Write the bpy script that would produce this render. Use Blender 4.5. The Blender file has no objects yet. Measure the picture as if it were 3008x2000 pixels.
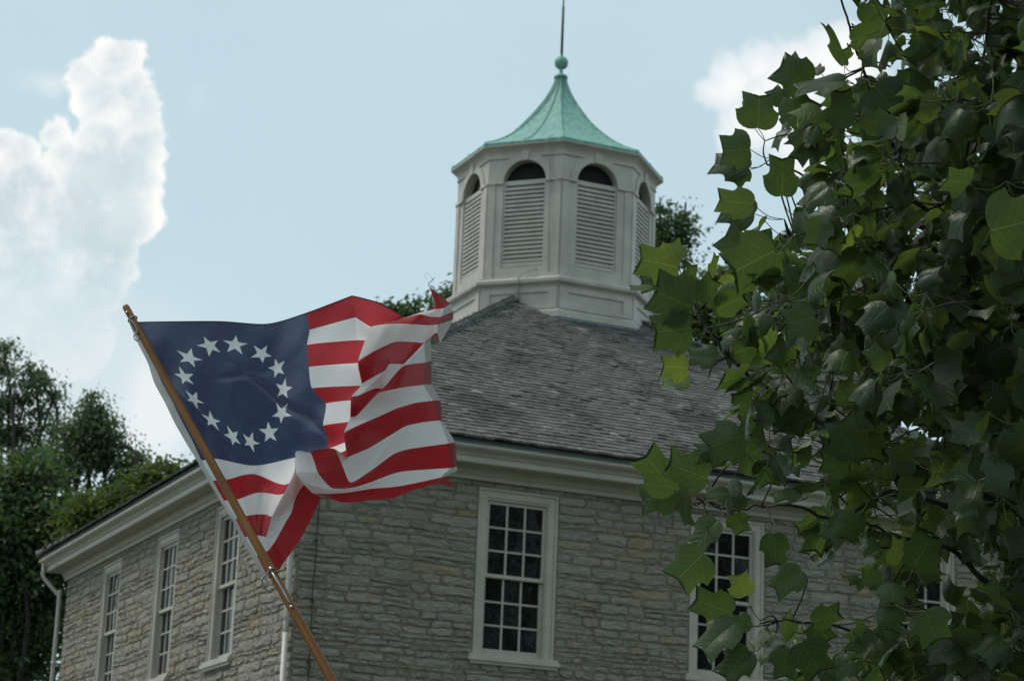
import bpy, math, random
import numpy as np
from mathutils import Vector, Matrix

random.seed(7)
RNG = np.random.default_rng(11)
SC = bpy.context.scene
COL = SC.collection

# ------------------------------------------------------------------ camera
CAM = np.array([-8.8575, -25.9841, 1.6])
FPX, IW, IH = 6542.68, 3008.0, 2000.0          # focal length and frame of the photograph in its own pixels
YAW, PITCH, ROLL = 0.42106, 0.26356, 0.04047
_f = np.array([math.sin(YAW)*math.cos(PITCH), math.cos(YAW)*math.cos(PITCH), math.sin(PITCH)])
_r = np.array([math.cos(YAW), -math.sin(YAW), 0.0])
_u = np.cross(_r, _f)
R_ = math.cos(ROLL)*_r + math.sin(ROLL)*_u
U_ = -math.sin(ROLL)*_r + math.cos(ROLL)*_u
F_ = _f
cd = bpy.data.cameras.new("camera")
cam = bpy.data.objects.new("camera", cd)
COL.objects.link(cam)
SC.camera = cam
m = Matrix.Identity(4)
for i in range(3):
    m[i][0], m[i][1], m[i][2], m[i][3] = R_[i], U_[i], -F_[i], CAM[i]
cam.matrix_world = m
cd.sensor_fit = 'HORIZONTAL'
cd.sensor_width = 23.7
cd.lens = FPX*23.7/IW
cd.clip_start = 0.05
cd.clip_end = 3000
cd.dof.use_dof = True
cd.dof.focus_distance = 6.6
cd.dof.aperture_fstop = 7.0


def at(px, py, d):
    """The point of the place that lies d metres deep along the camera's axis behind a point of the photograph."""
    return CAM + d*(F_ + R_*((px-IW/2)/FPX) - U_*((py-IH/2)/FPX))


# ------------------------------------------------------------------ world, sun, exposure
SC.view_settings.view_transform = 'Standard'
SC.view_settings.look = 'None'
SC.view_settings.exposure = 0.0
SC.view_settings.gamma = 1.0
SC.view_settings.use_curve_mapping = False
try:
    SC.cycles.use_denoising = True
    SC.cycles.max_bounces = 8
    SC.cycles.transparent_max_bounces = 8
except Exception:
    pass
SUN_AZ, SUN_EL = math.radians(-54), math.radians(57)   # azimuth from +Y towards +X
SUN_DIR = np.array([math.sin(SUN_AZ)*math.cos(SUN_EL), math.cos(SUN_AZ)*math.cos(SUN_EL), math.sin(SUN_EL)])
ld = bpy.data.lights.new("sun", 'SUN')
ld.energy = 1.8
ld.angle = math.radians(16)
ld.color = (1.0, 0.95, 0.86)
lo = bpy.data.objects.new("sun", ld)
lo.rotation_euler = Vector(SUN_DIR).to_track_quat('Z', 'Y').to_euler()
lo.location = (0, 0, 60)
COL.objects.link(lo)

W = bpy.data.worlds.new("World")
SC.world = W
W.use_nodes = True


class Ex:
    """Tiny expression builder over math nodes."""
    def __init__(s, nt, sock):
        s.nt, s.s = nt, sock
    def op(s, kind, *a, clamp=False):
        n = s.nt.nodes.new('ShaderNodeMath')
        n.operation = kind
        n.use_clamp = clamp
        for i, x in enumerate((s,)+a):
            if isinstance(x, Ex):
                s.nt.links.new(x.s, n.inputs[i])
            else:
                n.inputs[i].default_value = x
        return Ex(s.nt, n.outputs[0])
    def __add__(s, o): return s.op('ADD', o)
    def __sub__(s, o): return s.op('SUBTRACT', o)
    def __mul__(s, o): return s.op('MULTIPLY', o)
    def __truediv__(s, o): return s.op('DIVIDE', o)
    __radd__ = __add__
    __rmul__ = __mul__
    def max(s, o): return s.op('MAXIMUM', o)
    def min(s, o): return s.op('MINIMUM', o)
    def pow(s, o): return s.op('POWER', o)
    def abs(s): return s.op('ABSOLUTE')
    def lt(s, o): return s.op('LESS_THAN', o)
    def gt(s, o): return s.op('GREATER_THAN', o)
    def frac(s): return s.op('FRACT')
    def sin(s): return s.op('SINE')
    def clamp(s): return s.op('ADD', 0.0, clamp=True)
    def smooth(s, a, b, lo=0.0, hi=1.0):
        n = s.nt.nodes.new('ShaderNodeMapRange')
        n.interpolation_type = 'SMOOTHSTEP'
        s.nt.links.new(s.s, n.inputs[0])
        n.inputs[1].default_value, n.inputs[2].default_value = a, b
        n.inputs[3].default_value, n.inputs[4].default_value = lo, hi
        return Ex(s.nt, n.outputs[0])


def noise(nt, vec, scale, detail=4, rough=0.55, dist=0.0, w=None):
    n = nt.nodes.new('ShaderNodeTexNoise')
    n.inputs['Scale'].default_value = scale
    n.inputs['Detail'].default_value = detail
    n.inputs['Roughness'].default_value = rough
    n.inputs['Distortion'].default_value = dist
    if vec is not None:
        nt.links.new(vec, n.inputs['Vector'])
    return Ex(nt, n.outputs[0])


def mixc(nt, fac, a, b, mode='MIX'):
    n = nt.nodes.new('ShaderNodeMix')
    n.data_type = 'RGBA'
    n.blend_type = mode
    n.clamp_factor = True
    ins = [n.inputs[0], n.inputs[6], n.inputs[7]]
    for sck, x in zip(ins, (fac, a, b)):
        if isinstance(x, Ex):
            nt.links.new(x.s, sck)
        elif isinstance(x, bpy.types.NodeSocket):
            nt.links.new(x, sck)
        elif isinstance(x, (int, float)):
            sck.default_value = x
        else:
            sck.default_value = (*x, 1.0) if len(x) == 3 else x
    return n.outputs[2]


def build_world():
    nt = W.node_tree
    nt.nodes.clear()
    out = nt.nodes.new('ShaderNodeOutputWorld')
    bg = nt.nodes.new('ShaderNodeBackground')
    nt.links.new(bg.outputs[0], out.inputs[0])
    bg.inputs['Strength'].default_value = 0.13
    sky = nt.nodes.new('ShaderNodeTexSky')
    sky.sky_type = 'NISHITA'
    sky.sun_disc = False
    sky.sun_elevation = SUN_EL
    sky.sun_rotation = SUN_AZ % (2*math.pi)
    sky.altitude = 200
    sky.air_density = 1.0
    sky.dust_density = 2.5
    sky.ozone_density = 1.0
    tc = nt.nodes.new('ShaderNodeTexCoord')
    d = tc.outputs['Generated']

    def dot(v):
        n = nt.nodes.new('ShaderNodeVectorMath')
        n.operation = 'DOT_PRODUCT'
        nt.links.new(d, n.inputs[0])
        n.inputs[1].default_value = tuple(v)
        return Ex(nt, n.outputs['Value'])
    # chart of the sky towards north-north-east: level axes about a fixed bearing and height
    BZ = 24.0
    E0 = 15.0
    c0 = np.array([math.sin(math.radians(BZ))*math.cos(math.radians(E0)), math.cos(math.radians(BZ))*math.cos(math.radians(E0)), math.sin(math.radians(E0))])
    ca = np.array([math.cos(math.radians(BZ)), -math.sin(math.radians(BZ)), 0])
    cb = np.cross(ca, c0)

    def chart(px, py):
        v = at(px*1.27566, py*1.27566, 1.0)-CAM
        return v@ca/(v@c0), v@cb/(v@c0)
    zc = dot(c0)
    zz = zc.max(0.05)
    A = dot(ca)/zz
    B = dot(cb)/zz
    front = zc.smooth(0.5, 0.7)
    n1 = noise(nt, d, 22, 6, 0.55)
    n2 = noise(nt, d, 70, 6, 0.62)
    n3 = noise(nt, d, 9, 4, 0.5)
    k = 1/5129.0
    wn = nt.nodes.new('ShaderNodeTexNoise')
    wn.inputs['Scale'].default_value = 26
    wn.inputs['Detail'].default_value = 7
    wn.inputs['Roughness'].default_value = 0.6
    nt.links.new(d, wn.inputs['Vector'])
    ws = nt.nodes.new('ShaderNodeSeparateColor')
    nt.links.new(wn.outputs['Color'], ws.inputs[0])
    A0, B0 = A, B
    A = A+(Ex(nt, ws.outputs[0])-0.5)*(110*k)
    B = B+(Ex(nt, ws.outputs[1])-0.5)*(110*k)
    # cumulus tower: lobes (x, y, radius) on the photograph's 2358-wide chart
    lobes = [(258, 146, 70), (200, 178, 54), (285, 212, 58), (240, 230, 78), (312, 262, 66), (272, 330, 112), (348, 300, 42), (340, 400, 44), (250, 420, 130),
             (118, 300, 52), (150, 360, 60), (40, 350, 60), (-10, 330, 60), (50, 470, 120), (130, 480, 80), (210, 540, 130), (290, 500, 85), (60, 600, 130),
             (200, 640, 115), (300, 628, 30), (60, 740, 120), (150, 760, 120)]
    h = None
    for x, y, r in lobes:
        a, b = chart(x, y)
        da = A-a
        db = B-b
        q = (da*da+db*db).op('SQRT')*(-1.0/(r*k))+1.0
        q = q*(r/80.0)
        h = q if h is None else h.max(q)
    n4 = noise(nt, d, 38, 8, 0.6, 0.4)
    n4 = noise(nt, d, 48, 8, 0.62, 0.3)
    hh = h*1.0 + (n2-0.5)*0.5 + (n4-0.5)*0.8 - 0.0
    fade_low = B0.smooth(chart(200, 760)[1], chart(200, 480)[1])
    alpha = hh.smooth(-0.04, 0.2)*front
    rim = ((hh-0.04).max(0.0)*(-3.0)).op('EXPONENT')
    ga, gb = chart(262, 500)
    grey = (((A-ga)*(1/(115*k))).pow(2.0)+((B-gb)*(1/(250*k))).pow(2.0)).op('SQRT').smooth(0.35, 1.15)
    # second, softer heap behind the leaves
    lob2 = [(1690, 200, 80), (1750, 165, 70), (1640, 215, 50), (1830, 190, 110), (1930, 160, 120), (1760, 270, 100), (1860, 330, 110), (1700, 340, 60)]
    g = None
    for x, y, r in lob2:
        a, b = chart(x, y)
        da = A-a
        db = B-b
        q = ((da*da+db*db).op('SQRT')*(-1.0/(r*k))+1.0)*(r/90.0)
        g = q if g is None else g.max(q)
    gg = g + (n2-0.5)*0.5 + (n1-0.5)*0.6
    alpha2 = gg.smooth(-0.05, 0.3)*front
    # wisps
    wa, wb = chart(80, 188)
    wsp = ((A-wa)*(1/(120*k))).abs().smooth(0.3, 1.1, 1, 0)*((B-wb)*(1/(34*k))).abs().smooth(0.0, 1.0, 1, 0)*n1.smooth(0.38, 0.62)
    wa, wb = chart(480, 220)
    wsp2 = ((A-wa)*(1/(90*k))).abs().smooth(0.2, 1.0, 1, 0)*((B-wb)*(1/(70*k))).abs().smooth(0.0, 1.0, 1, 0)*n1.smooth(0.45, 0.7)*0.4
    # low pale bank of vapour under the tower
    la, lb = chart(120, 900)
    low = ((A-la)*(1/(420*k))).abs().smooth(0.35, 1.1, 1, 0)*((B-lb)*(1/(300*k))).abs().smooth(0.3, 1.1, 1, 0)
    la, lb = chart(370, 940)
    glow = (((A-la)*(1/(130*k))).pow(2.0)+((B-lb)*(1/(190*k))).pow(2.0)).op('SQRT')
    glow = (glow+(n1-0.5)*0.9).smooth(0.25, 1.0, 1, 0)
    # thin high vapour paling the whole sky
    pale = (n3-0.5)*0.2+0.76
    base = mixc(nt, pale, sky.outputs[0], (4.85, 6.22, 6.52))
    base = mixc(nt, (low*0.75*front).clamp(), base, (5.5, 6.2, 6.45))
    base = mixc(nt, (glow*0.75*front).clamp(), base, (6.9, 7.15, 7.2))
    inner = mixc(nt, n1.smooth(0.38, 0.62), (4.6, 5.4, 5.8), (5.3, 6.05, 6.3))
    ccol = mixc(nt, (rim*1.05+grey*0.42-0.2+(n2-0.5)*1.3+(n4-0.5)*3.0).clamp(), inner, (7.8, 7.75, 7.55))
    c2 = mixc(nt, gg.smooth(0.0, 0.9), (5.7, 6.4, 6.7), (7.7, 7.75, 7.65))
    base = mixc(nt, (wsp*front*0.6).clamp(), base, (6.3, 6.8, 6.95))
    base = mixc(nt, (wsp2*front*0.6).clamp(), base, (6.1, 6.7, 6.9))
    base = mixc(nt, (alpha2*0.92).clamp(), base, c2)
    base = mixc(nt, (alpha*(fade_low*0.75+0.25)).clamp(), base, ccol)
    nt.links.new(base, bg.inputs['Color'])


build_world()

# ------------------------------------------------------------------ helpers
def new_obj(name, data, parent=None):
    o = bpy.data.objects.new(name, data)
    COL.objects.link(o)
    if parent is not None:
        o.parent = parent
        o.matrix_parent_inverse = Matrix.Identity(4)
    return o


def empty(name, loc=(0, 0, 0)):
    o = bpy.data.objects.new(name, None)
    o.empty_display_size = 0.3
    o.location = loc
    COL.objects.link(o)
    return o


def tag(o, label=None, cat=None, group=None, kind=None):
    if label: o['label'] = label
    if cat: o['category'] = cat
    if group: o['group'] = group
    if kind: o['kind'] = kind
    return o


class MB:
    """Collects geometry for one mesh (numpy), with a per-vertex tint."""
    def __init__(s):
        s.v, s.f, s.t, s.n = [], [], [], 0
    def add(s, V, F, tint=0.5):
        V = np.asarray(V, float).reshape(-1, 3)
        s.v.append(V)
        b = s.n
        for f in F:
            s.f.append([b+i for i in f])
        s.t.append(np.broadcast_to(np.asarray(tint, float), (len(V),)).copy())
        s.n += len(V)
    def box(s, lo, hi, tint=0.5):
        x0, y0, z0 = lo
        x1, y1, z1 = hi
        V = [(x0, y0, z0), (x1, y0, z0), (x1, y1, z0), (x0, y1, z0), (x0, y0, z1), (x1, y0, z1), (x1, y1, z1), (x0, y1, z1)]
        s.add(V, [(0, 3, 2, 1), (4, 5, 6, 7), (0, 1, 5, 4), (1, 2, 6, 5), (2, 3, 7, 6), (3, 0, 4, 7)], tint)
    def tube(s, pts, rad, n=8, cap=True, tint=0.5):
        pts = np.asarray(pts, float)
        rad = np.broadcast_to(np.asarray(rad, float), (len(pts),))
        tan = np.gradient(pts, axis=0)
        tan /= np.linalg.norm(tan, axis=1)[:, None]+1e-12
        up = np.array([0, 0, 1.0]) if abs(tan[0][2]) < 0.9 else np.array([1.0, 0, 0])
        V = []
        a = np.cross(tan[0], up)
        a /= np.linalg.norm(a)
        for i in range(len(pts)):
            a = a-tan[i]*(a@tan[i])
            a /= np.linalg.norm(a)+1e-12
            b = np.cross(tan[i], a)
            for j in range(n):
                th = 2*math.pi*j/n
                V.append(pts[i]+rad[i]*(math.cos(th)*a+math.sin(th)*b))
        F = []
        for i in range(len(pts)-1):
            for j in range(n):
                F.append((i*n+j, i*n+(j+1) % n, (i+1)*n+(j+1) % n, (i+1)*n+j))
        if cap:
            F.append(tuple(range(n))[::-1])
            F.append(tuple((len(pts)-1)*n+j for j in range(n)))
        s.add(V, F, tint)
    def build(s, name, mat, parent=None, smooth=False, xf=None):
        V = np.concatenate(s.v) if s.v else np.zeros((0, 3))
        if xf is not None:
            V = xf(V)
        me = bpy.data.meshes.new(name)
        me.from_pydata(V.tolist(), [], s.f)
        at_ = me.attributes.new('tint', 'FLOAT', 'POINT')
        at_.data.foreach_set('value', np.concatenate(s.t).astype(np.float32) if s.t else [])
        me.materials.append(mat)
        if smooth:
            me.polygons.foreach_set('use_smooth', [True]*len(me.polygons))
        me.update()
        return new_obj(name, me, parent)


def quad_mesh(name, V, Q, mat, parent=None, tint=None, uv=None, smooth=True):
    """Fast mesh from numpy arrays: V (n,3), Q (m,4) or (m,3)."""
    me = bpy.data.meshes.new(name)
    nv, (nf, k) = len(V), Q.shape
    me.vertices.add(nv)
    me.vertices.foreach_set('co', np.asarray(V, np.float32).ravel())
    me.loops.add(nf*k)
    me.loops.foreach_set('vertex_index', Q.astype(np.int32).ravel())
    me.polygons.add(nf)
    me.polygons.foreach_set('loop_start', np.arange(0, nf*k, k, dtype=np.int32))
    if tint is not None:
        a = me.attributes.new('tint', 'FLOAT', 'POINT')
        a.data.foreach_set('value', np.asarray(tint, np.float32))
    if uv is not None:
        l = me.uv_layers.new(name='uv')
        l.data.foreach_set('uv', np.asarray(uv, np.float32)[Q.ravel()].ravel())
    me.materials.append(mat)
    me.update(calc_edges=True)
    me.validate()
    if smooth:
        me.polygons.foreach_set('use_smooth', [True]*len(me.polygons))
    return new_obj(name, me, parent)


# ------------------------------------------------------------------ materials
def mat(name):
    m_ = bpy.data.materials.new(name)
    m_.use_nodes = True
    nt = m_.node_tree
    nt.nodes.clear()
    out = nt.nodes.new('ShaderNodeOutputMaterial')
    p = nt.nodes.new('ShaderNodeBsdfPrincipled')
    nt.links.new(p.outputs[0], out.inputs[0])
    return m_, nt, p, out


def objco(nt):
    return nt.nodes.new('ShaderNodeTexCoord').outputs['Object']


def attr(nt, nm='tint'):
    a = nt.nodes.new('ShaderNodeAttribute')
    a.attribute_name = nm
    return Ex(nt, a.outputs['Fac'])


def bump(nt, p, h, strength=0.4, dist=0.02):
    b = nt.nodes.new('ShaderNodeBump')
    b.inputs['Strength'].default_value = strength
    b.inputs['Distance'].default_value = dist
    nt.links.new(h.s, b.inputs['Height'])
    nt.links.new(b.outputs[0], p.inputs['Normal'])


def ramp(nt, fac, stops):
    n = nt.nodes.new('ShaderNodeValToRGB')
    e = n.color_ramp.elements
    while len(e) < len(stops):
        e.new(0.5)
    for el, (pos, c) in zip(e, stops):
        el.position = pos
        el.color = (*c, 1)
    nt.links.new(fac.s, n.inputs[0])
    return n.outputs[0]


def m_paint(name, col, rough=0.5, dirt=0.12, scale=3.0):
    m_, nt, p, _ = mat(name)
    co = objco(nt)
    n = noise(nt, co, scale, 6, 0.65)
    n2 = noise(nt, co, 28, 4, 0.6)
    dark = tuple(c*(1-2.2*dirt) for c in col)
    c = mixc(nt, n.smooth(0.35, 0.68), dark, col)
    c = mixc(nt, n2.smooth(0.5, 0.75)*0.25, c, tuple(x*0.8 for x in col))
    nt.links.new(c, p.inputs['Base Color'])
    p.inputs['Roughness'].default_value = rough
    bump(nt, p, n2, 0.15, 0.004)
    return m_


def m_stone():
    m_, nt, p, _ = mat('limestone')
    co = objco(nt)
    t = attr(nt)
    big = noise(nt, co, 0.9, 3, 0.5)
    n = noise(nt, co, 9, 8, 0.68, 0.6)
    st = nt.nodes.new('ShaderNodeMapping')
    st.inputs['Scale'].default_value = (3, 3, 16)
    nt.links.new(co, st.inputs[0])
    lay = noise(nt, st.outputs[0], 3.2, 6, 0.65, 0.8)
    base = ramp(nt, t, [(0.0, (0.165, 0.152, 0.126)), (0.3, (0.238, 0.220, 0.183)), (0.62, (0.298, 0.278, 0.234)), (0.82, (0.285, 0.236, 0.15)), (0.93, (0.315, 0.207, 0.09)), (1.0, (0.39, 0.372, 0.325))])
    c = mixc(nt, lay.smooth(0.38, 0.66)*0.85, base, (0.385, 0.368, 0.322))
    c = mixc(nt, n.smooth(0.55, 0.72)*0.6, c, (0.10, 0.098, 0.085))
    c = mixc(nt, big.smooth(0.52, 0.7)*0.5, c, (0.28, 0.235, 0.155))
    nt.links.new(c, p.inputs['Base Color'])
    p.inputs['Roughness'].default_value = 0.9
    bump(nt, p, n*0.9+lay*1.1, 0.9, 0.03)
    return m_


def m_mortar():
    m_, nt, p, _ = mat('mortar')
    co = objco(nt)
    n = noise(nt, co, 14, 6, 0.7)
    big = noise(nt, co, 1.2, 3, 0.6)
    c = mixc(nt, n.smooth(0.3, 0.7), (0.150, 0.130, 0.098), (0.24, 0.21, 0.166))
    c = mixc(nt, big.smooth(0.45, 0.7)*0.5, c, (0.16, 0.13, 0.09))
    nt.links.new(c, p.inputs['Base Color'])
    p.inputs['Roughness'].default_value = 0.95
    bump(nt, p, n, 0.8, 0.02)
    return m_


def m_shingle():
    m_, nt, p, _ = mat('weathered_shingle')
    co = objco(nt)
    t = attr(nt)
    st = nt.nodes.new('ShaderNodeMapping')
    st.inputs['Scale'].default_value = (16, 16, 2.2)
    nt.links.new(co, st.inputs[0])
    grain = noise(nt, st.outputs[0], 3.5, 5, 0.7)
    blot = noise(nt, co, 1.05, 6, 0.7, 0.8)
    moss = noise(nt, co, 3.6, 5, 0.6)
    base = ramp(nt, t, [(0.0, (0.045, 0.040, 0.035)), (0.25, (0.088, 0.081, 0.072)), (0.6, (0.142, 0.138, 0.130)), (0.85, (0.195, 0.192, 0.183)), (1.0, (0.29, 0.28, 0.26))])
    c = mixc(nt, grain.smooth(0.4, 0.75)*0.45, base, (0.20, 0.188, 0.17))
    c = mixc(nt, blot.smooth(0.50, 0.62)*0.8, c, (0.050, 0.042, 0.036))
    c = mixc(nt, moss.smooth(0.6, 0.75)*0.25, c, (0.10, 0.115, 0.07))
    nt.links.new(c, p.inputs['Base Color'])
    p.inputs['Roughness'].default_value = 0.8
    bump(nt, p, grain, 0.5, 0.01)
    return m_


def m_copper():
    m_, nt, p, _ = mat('verdigris_copper')
    co = objco(nt)
    st = nt.nodes.new('ShaderNodeMapping')
    st.inputs['Scale'].default_value = (6, 6, 1.4)
    nt.links.new(co, st.inputs[0])
    streak = noise(nt, st.outputs[0], 2.4, 6, 0.65)
    fine = noise(nt, co, 14, 5, 0.65)
    c = mixc(nt, streak.smooth(0.36, 0.68), (0.125, 0.29, 0.245), (0.25, 0.45, 0.39))
    c = mixc(nt, fine.smooth(0.55, 0.8)*0.18, c, (0.13, 0.25, 0.21))
    nt.links.new(c, p.inputs['Base Color'])
    p.inputs['Roughness'].default_value = 0.62
    bump(nt, p, fine, 0.25, 0.01)
    return m_


def m_plain(name, col, rough=0.5, metal=0.0, var=0.2, scale=20):
    m_, nt, p, _ = mat(name)
    n = noise(nt, objco(nt), scale, 5, 0.6)
    c = mixc(nt, n.smooth(0.3, 0.7), tuple(x*(1-var) for x in col), tuple(x*(1+var) for x in col))
    nt.links.new(c, p.inputs['Base Color'])
    p.inputs['Roughness'].default_value = rough
    p.inputs['Metallic'].default_value = metal
    return m_


def m_wood():
    m_, nt, p, _ = mat('varnished_pole_wood')
    co = objco(nt)
    st = nt.nodes.new('ShaderNodeMapping')
    st.inputs['Scale'].default_value = (60, 60, 2.5)
    nt.links.new(co, st.inputs[0])
    g = noise(nt, st.outputs[0], 1.5, 6, 0.6)
    b = noise(nt, co, 5, 3, 0.5)
    c = mixc(nt, g.smooth(0.3, 0.7), (0.17, 0.060, 0.010), (0.30, 0.122, 0.028))
    c = mixc(nt, b.smooth(0.5, 0.75)*0.5, c, (0.14, 0.055, 0.015))
    nt.links.new(c, p.inputs['Base Color'])
    p.inputs['Roughness'].default_value = 0.42
    p.inputs['Specular IOR Level'].default_value = 0.35
    return m_


def m_glass():
    m_, nt, p, _ = mat('old_window_glass')
    co = objco(nt)
    n = noise(nt, co, 1.7, 3, 0.5)
    p.inputs['Base Color'].default_value = (0.006, 0.008, 0.008, 1)
    p.inputs['Roughness'].default_value = 0.04
    p.inputs['Specular IOR Level'].default_value = 0.26
    bump(nt, p, n, 0.12, 0.03)
    return m_


def cloth_out(nt, p, out, col, trans=0.5, gz=0.035):
    """Thin cloth: reflects and lets light through."""
    tr = nt.nodes.new('ShaderNodeBsdfTranslucent')
    mx = nt.nodes.new('ShaderNodeMixShader')
    mx.inputs[0].default_value = trans
    gauze = nt.nodes.new('ShaderNodeBsdfRefraction')      # light scattered forwards through the thin weave
    gauze.inputs['IOR'].default_value = 1.22
    gauze.inputs['Roughness'].default_value = 0.5
    m2 = nt.nodes.new('ShaderNodeMixShader')
    m2.inputs[0].default_value = gz
    nt.links.new(col, p.inputs['Base Color'])
    nt.links.new(col, tr.inputs[0])
    nt.links.new(p.outputs[0], mx.inputs[1])
    nt.links.new(tr.outputs[0], mx.inputs[2])
    nt.links.new(mx.outputs[0], m2.inputs[1])
    nt.links.new(gauze.outputs[0], m2.inputs[2])
    nt.links.new(m2.outputs[0], out.inputs[0])
    p.inputs['Roughness'].default_value = 0.75
    p.inputs['Sheen Weight'].default_value = 0.15
    return tr


RED, WHITE, BLUE = (0.52, 0.012, 0.022), (0.90, 0.89, 0.90), (0.042, 0.060, 0.142)


def m_stripes():
    m_, nt, p, out = mat('sewn_stripe_cloth')
    uvn = nt.nodes.new('ShaderNodeUVMap')
    uvn.uv_map = 'uv'
    sep = nt.nodes.new('ShaderNodeSeparateXYZ')
    nt.links.new(uvn.outputs[0], sep.inputs[0])
    u, v = Ex(nt, sep.outputs[0]), Ex(nt, sep.outputs[1])      # u in metres along the fly, v in stripes from the top
    odd = (v*0.5).frac().gt(0.5)
    weave = ((u*4200.0).sin()*(v*300.0).sin())
    vf = v.frac()
    seam = (vf-0.5).abs().smooth(0.455, 0.5)                   # doubled cloth along each seam
    hem = u.smooth(1.462, 1.466)
    st = None
    for s_ in (1.472, 1.484, 1.496, 1.508):
        q = (u-s_).abs().smooth(0.0012, 0.0022, 1, 0)
        st = q if st is None else st.max(q)
    dash = ((v*60.0).sin()).smooth(-0.6, -0.2)
    fine = noise(nt, uvn.outputs[0], 9, 4, 0.6)
    whitec = mixc(nt, fine.smooth(0.35, 0.7), (0.87, 0.86, 0.87), WHITE)
    redc = mixc(nt, fine.smooth(0.35, 0.7), (0.44, 0.014, 0.022), RED)
    c = mixc(nt, odd, redc, whitec)
    c = mixc(nt, hem*0.35, c, mixc(nt, 1.0, c, (0.55, 0.5, 0.52), 'MULTIPLY'))
    c = mixc(nt, (st*dash*0.65).clamp(), c, (0.22, 0.07, 0.08))
    c = mixc(nt, (seam*0.16).clamp(), c, mixc(nt, 1.0, c, (0.75, 0.72, 0.72), 'MULTIPLY'))
    cloth_out(nt, p, out, c, 0.58)
    # the hem is two layers thick and passes less light
    mxn = [n for n in nt.nodes if n.bl_idname == 'ShaderNodeMixShader'][0]   # reflect / transmit
    nt.links.new((hem*(-0.48)+0.58).s, mxn.inputs[0])
    b = nt.nodes.new('ShaderNodeBump')
    b.inputs['Strength'].default_value = 0.12
    b.inputs['Distance'].default_value = 0.0004
    nt.links.new((seam*4.0+fine).s, b.inputs['Height'])
    nt.links.new(b.outputs[0], p.inputs['Normal'])
    return m_


def m_cloth(name, col, trans, amt=0.1, gz=0.035):
    m_, nt, p, out = mat(name)
    n = noise(nt, objco(nt), 40, 4, 0.6)
    c = mixc(nt, n.smooth(0.3, 0.7), tuple(x*(1-amt) for x in col), tuple(x*(1+amt) for x in col))
    cloth_out(nt, p, out, c, trans, gz)
    return m_


STAR_R, STAR_IN, RING_R, RING_U, RING_V, STAR_PH = 0.037, 0.39, 0.167, 0.322, 3.5, 0.62
STV = 0.914/13


def m_canton():
    """Navy cloth with the thirteen star shapes cut out, so that each star lies in its own opening."""
    m_ = m_cloth('navy_cloth', BLUE, 0.55, 0.12, 0.06)
    nt = m_.node_tree
    uvn = nt.nodes.new('ShaderNodeUVMap')
    uvn.uv_map = 'uv'
    sep = nt.nodes.new('ShaderNodeSeparateXYZ')
    nt.links.new(uvn.outputs[0], sep.inputs[0])
    x = Ex(nt, sep.outputs[0])-RING_U
    y = (Ex(nt, sep.outputs[1])*(-1.0)+RING_V)*STV
    sec = 2*math.pi/13
    th0 = math.pi/2+STAR_PH*sec
    a = (y.op('ARCTAN2', x)-th0)*(1/sec)
    a = (a+0.5).op('FLOOR')*sec+th0
    ca_, sa_ = a.op('COSINE'), a.op('SINE')
    lx = x*ca_+y*sa_-RING_R
    ly = y*ca_-x*sa_
    r = (lx*lx+ly*ly).op('SQRT')
    f = ly.op('ARCTAN2', lx)
    f = ((f+math.pi/5+4*math.pi)*(5/(2*math.pi))).frac()*(2*math.pi/5)-math.pi/5
    f = f.abs()
    px, py = r*f.op('COSINE'), r*f.op('SINE')
    R0_, R1_ = STAR_R*0.985, STAR_R*STAR_IN*0.985
    ax, ay = R0_, 0.0
    bx, by = R1_*math.cos(math.pi/5), R1_*math.sin(math.pi/5)
    nx, ny = by-ay, -(bx-ax)
    inside = (px*nx+py*ny).lt(ax*nx+ay*ny)
    out = [n for n in nt.nodes if n.bl_idname == 'ShaderNodeOutputMaterial'][0]
    src = out.inputs[0].links[0].from_socket
    mx = nt.nodes.new('ShaderNodeMixShader')
    tr = nt.nodes.new('ShaderNodeBsdfTransparent')
    nt.links.new(inside.s, mx.inputs[0])
    nt.links.new(src, mx.inputs[1])
    nt.links.new(tr.outputs[0], mx.inputs[2])
    nt.links.new(mx.outputs[0], out.inputs[0])
    return m_


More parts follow.
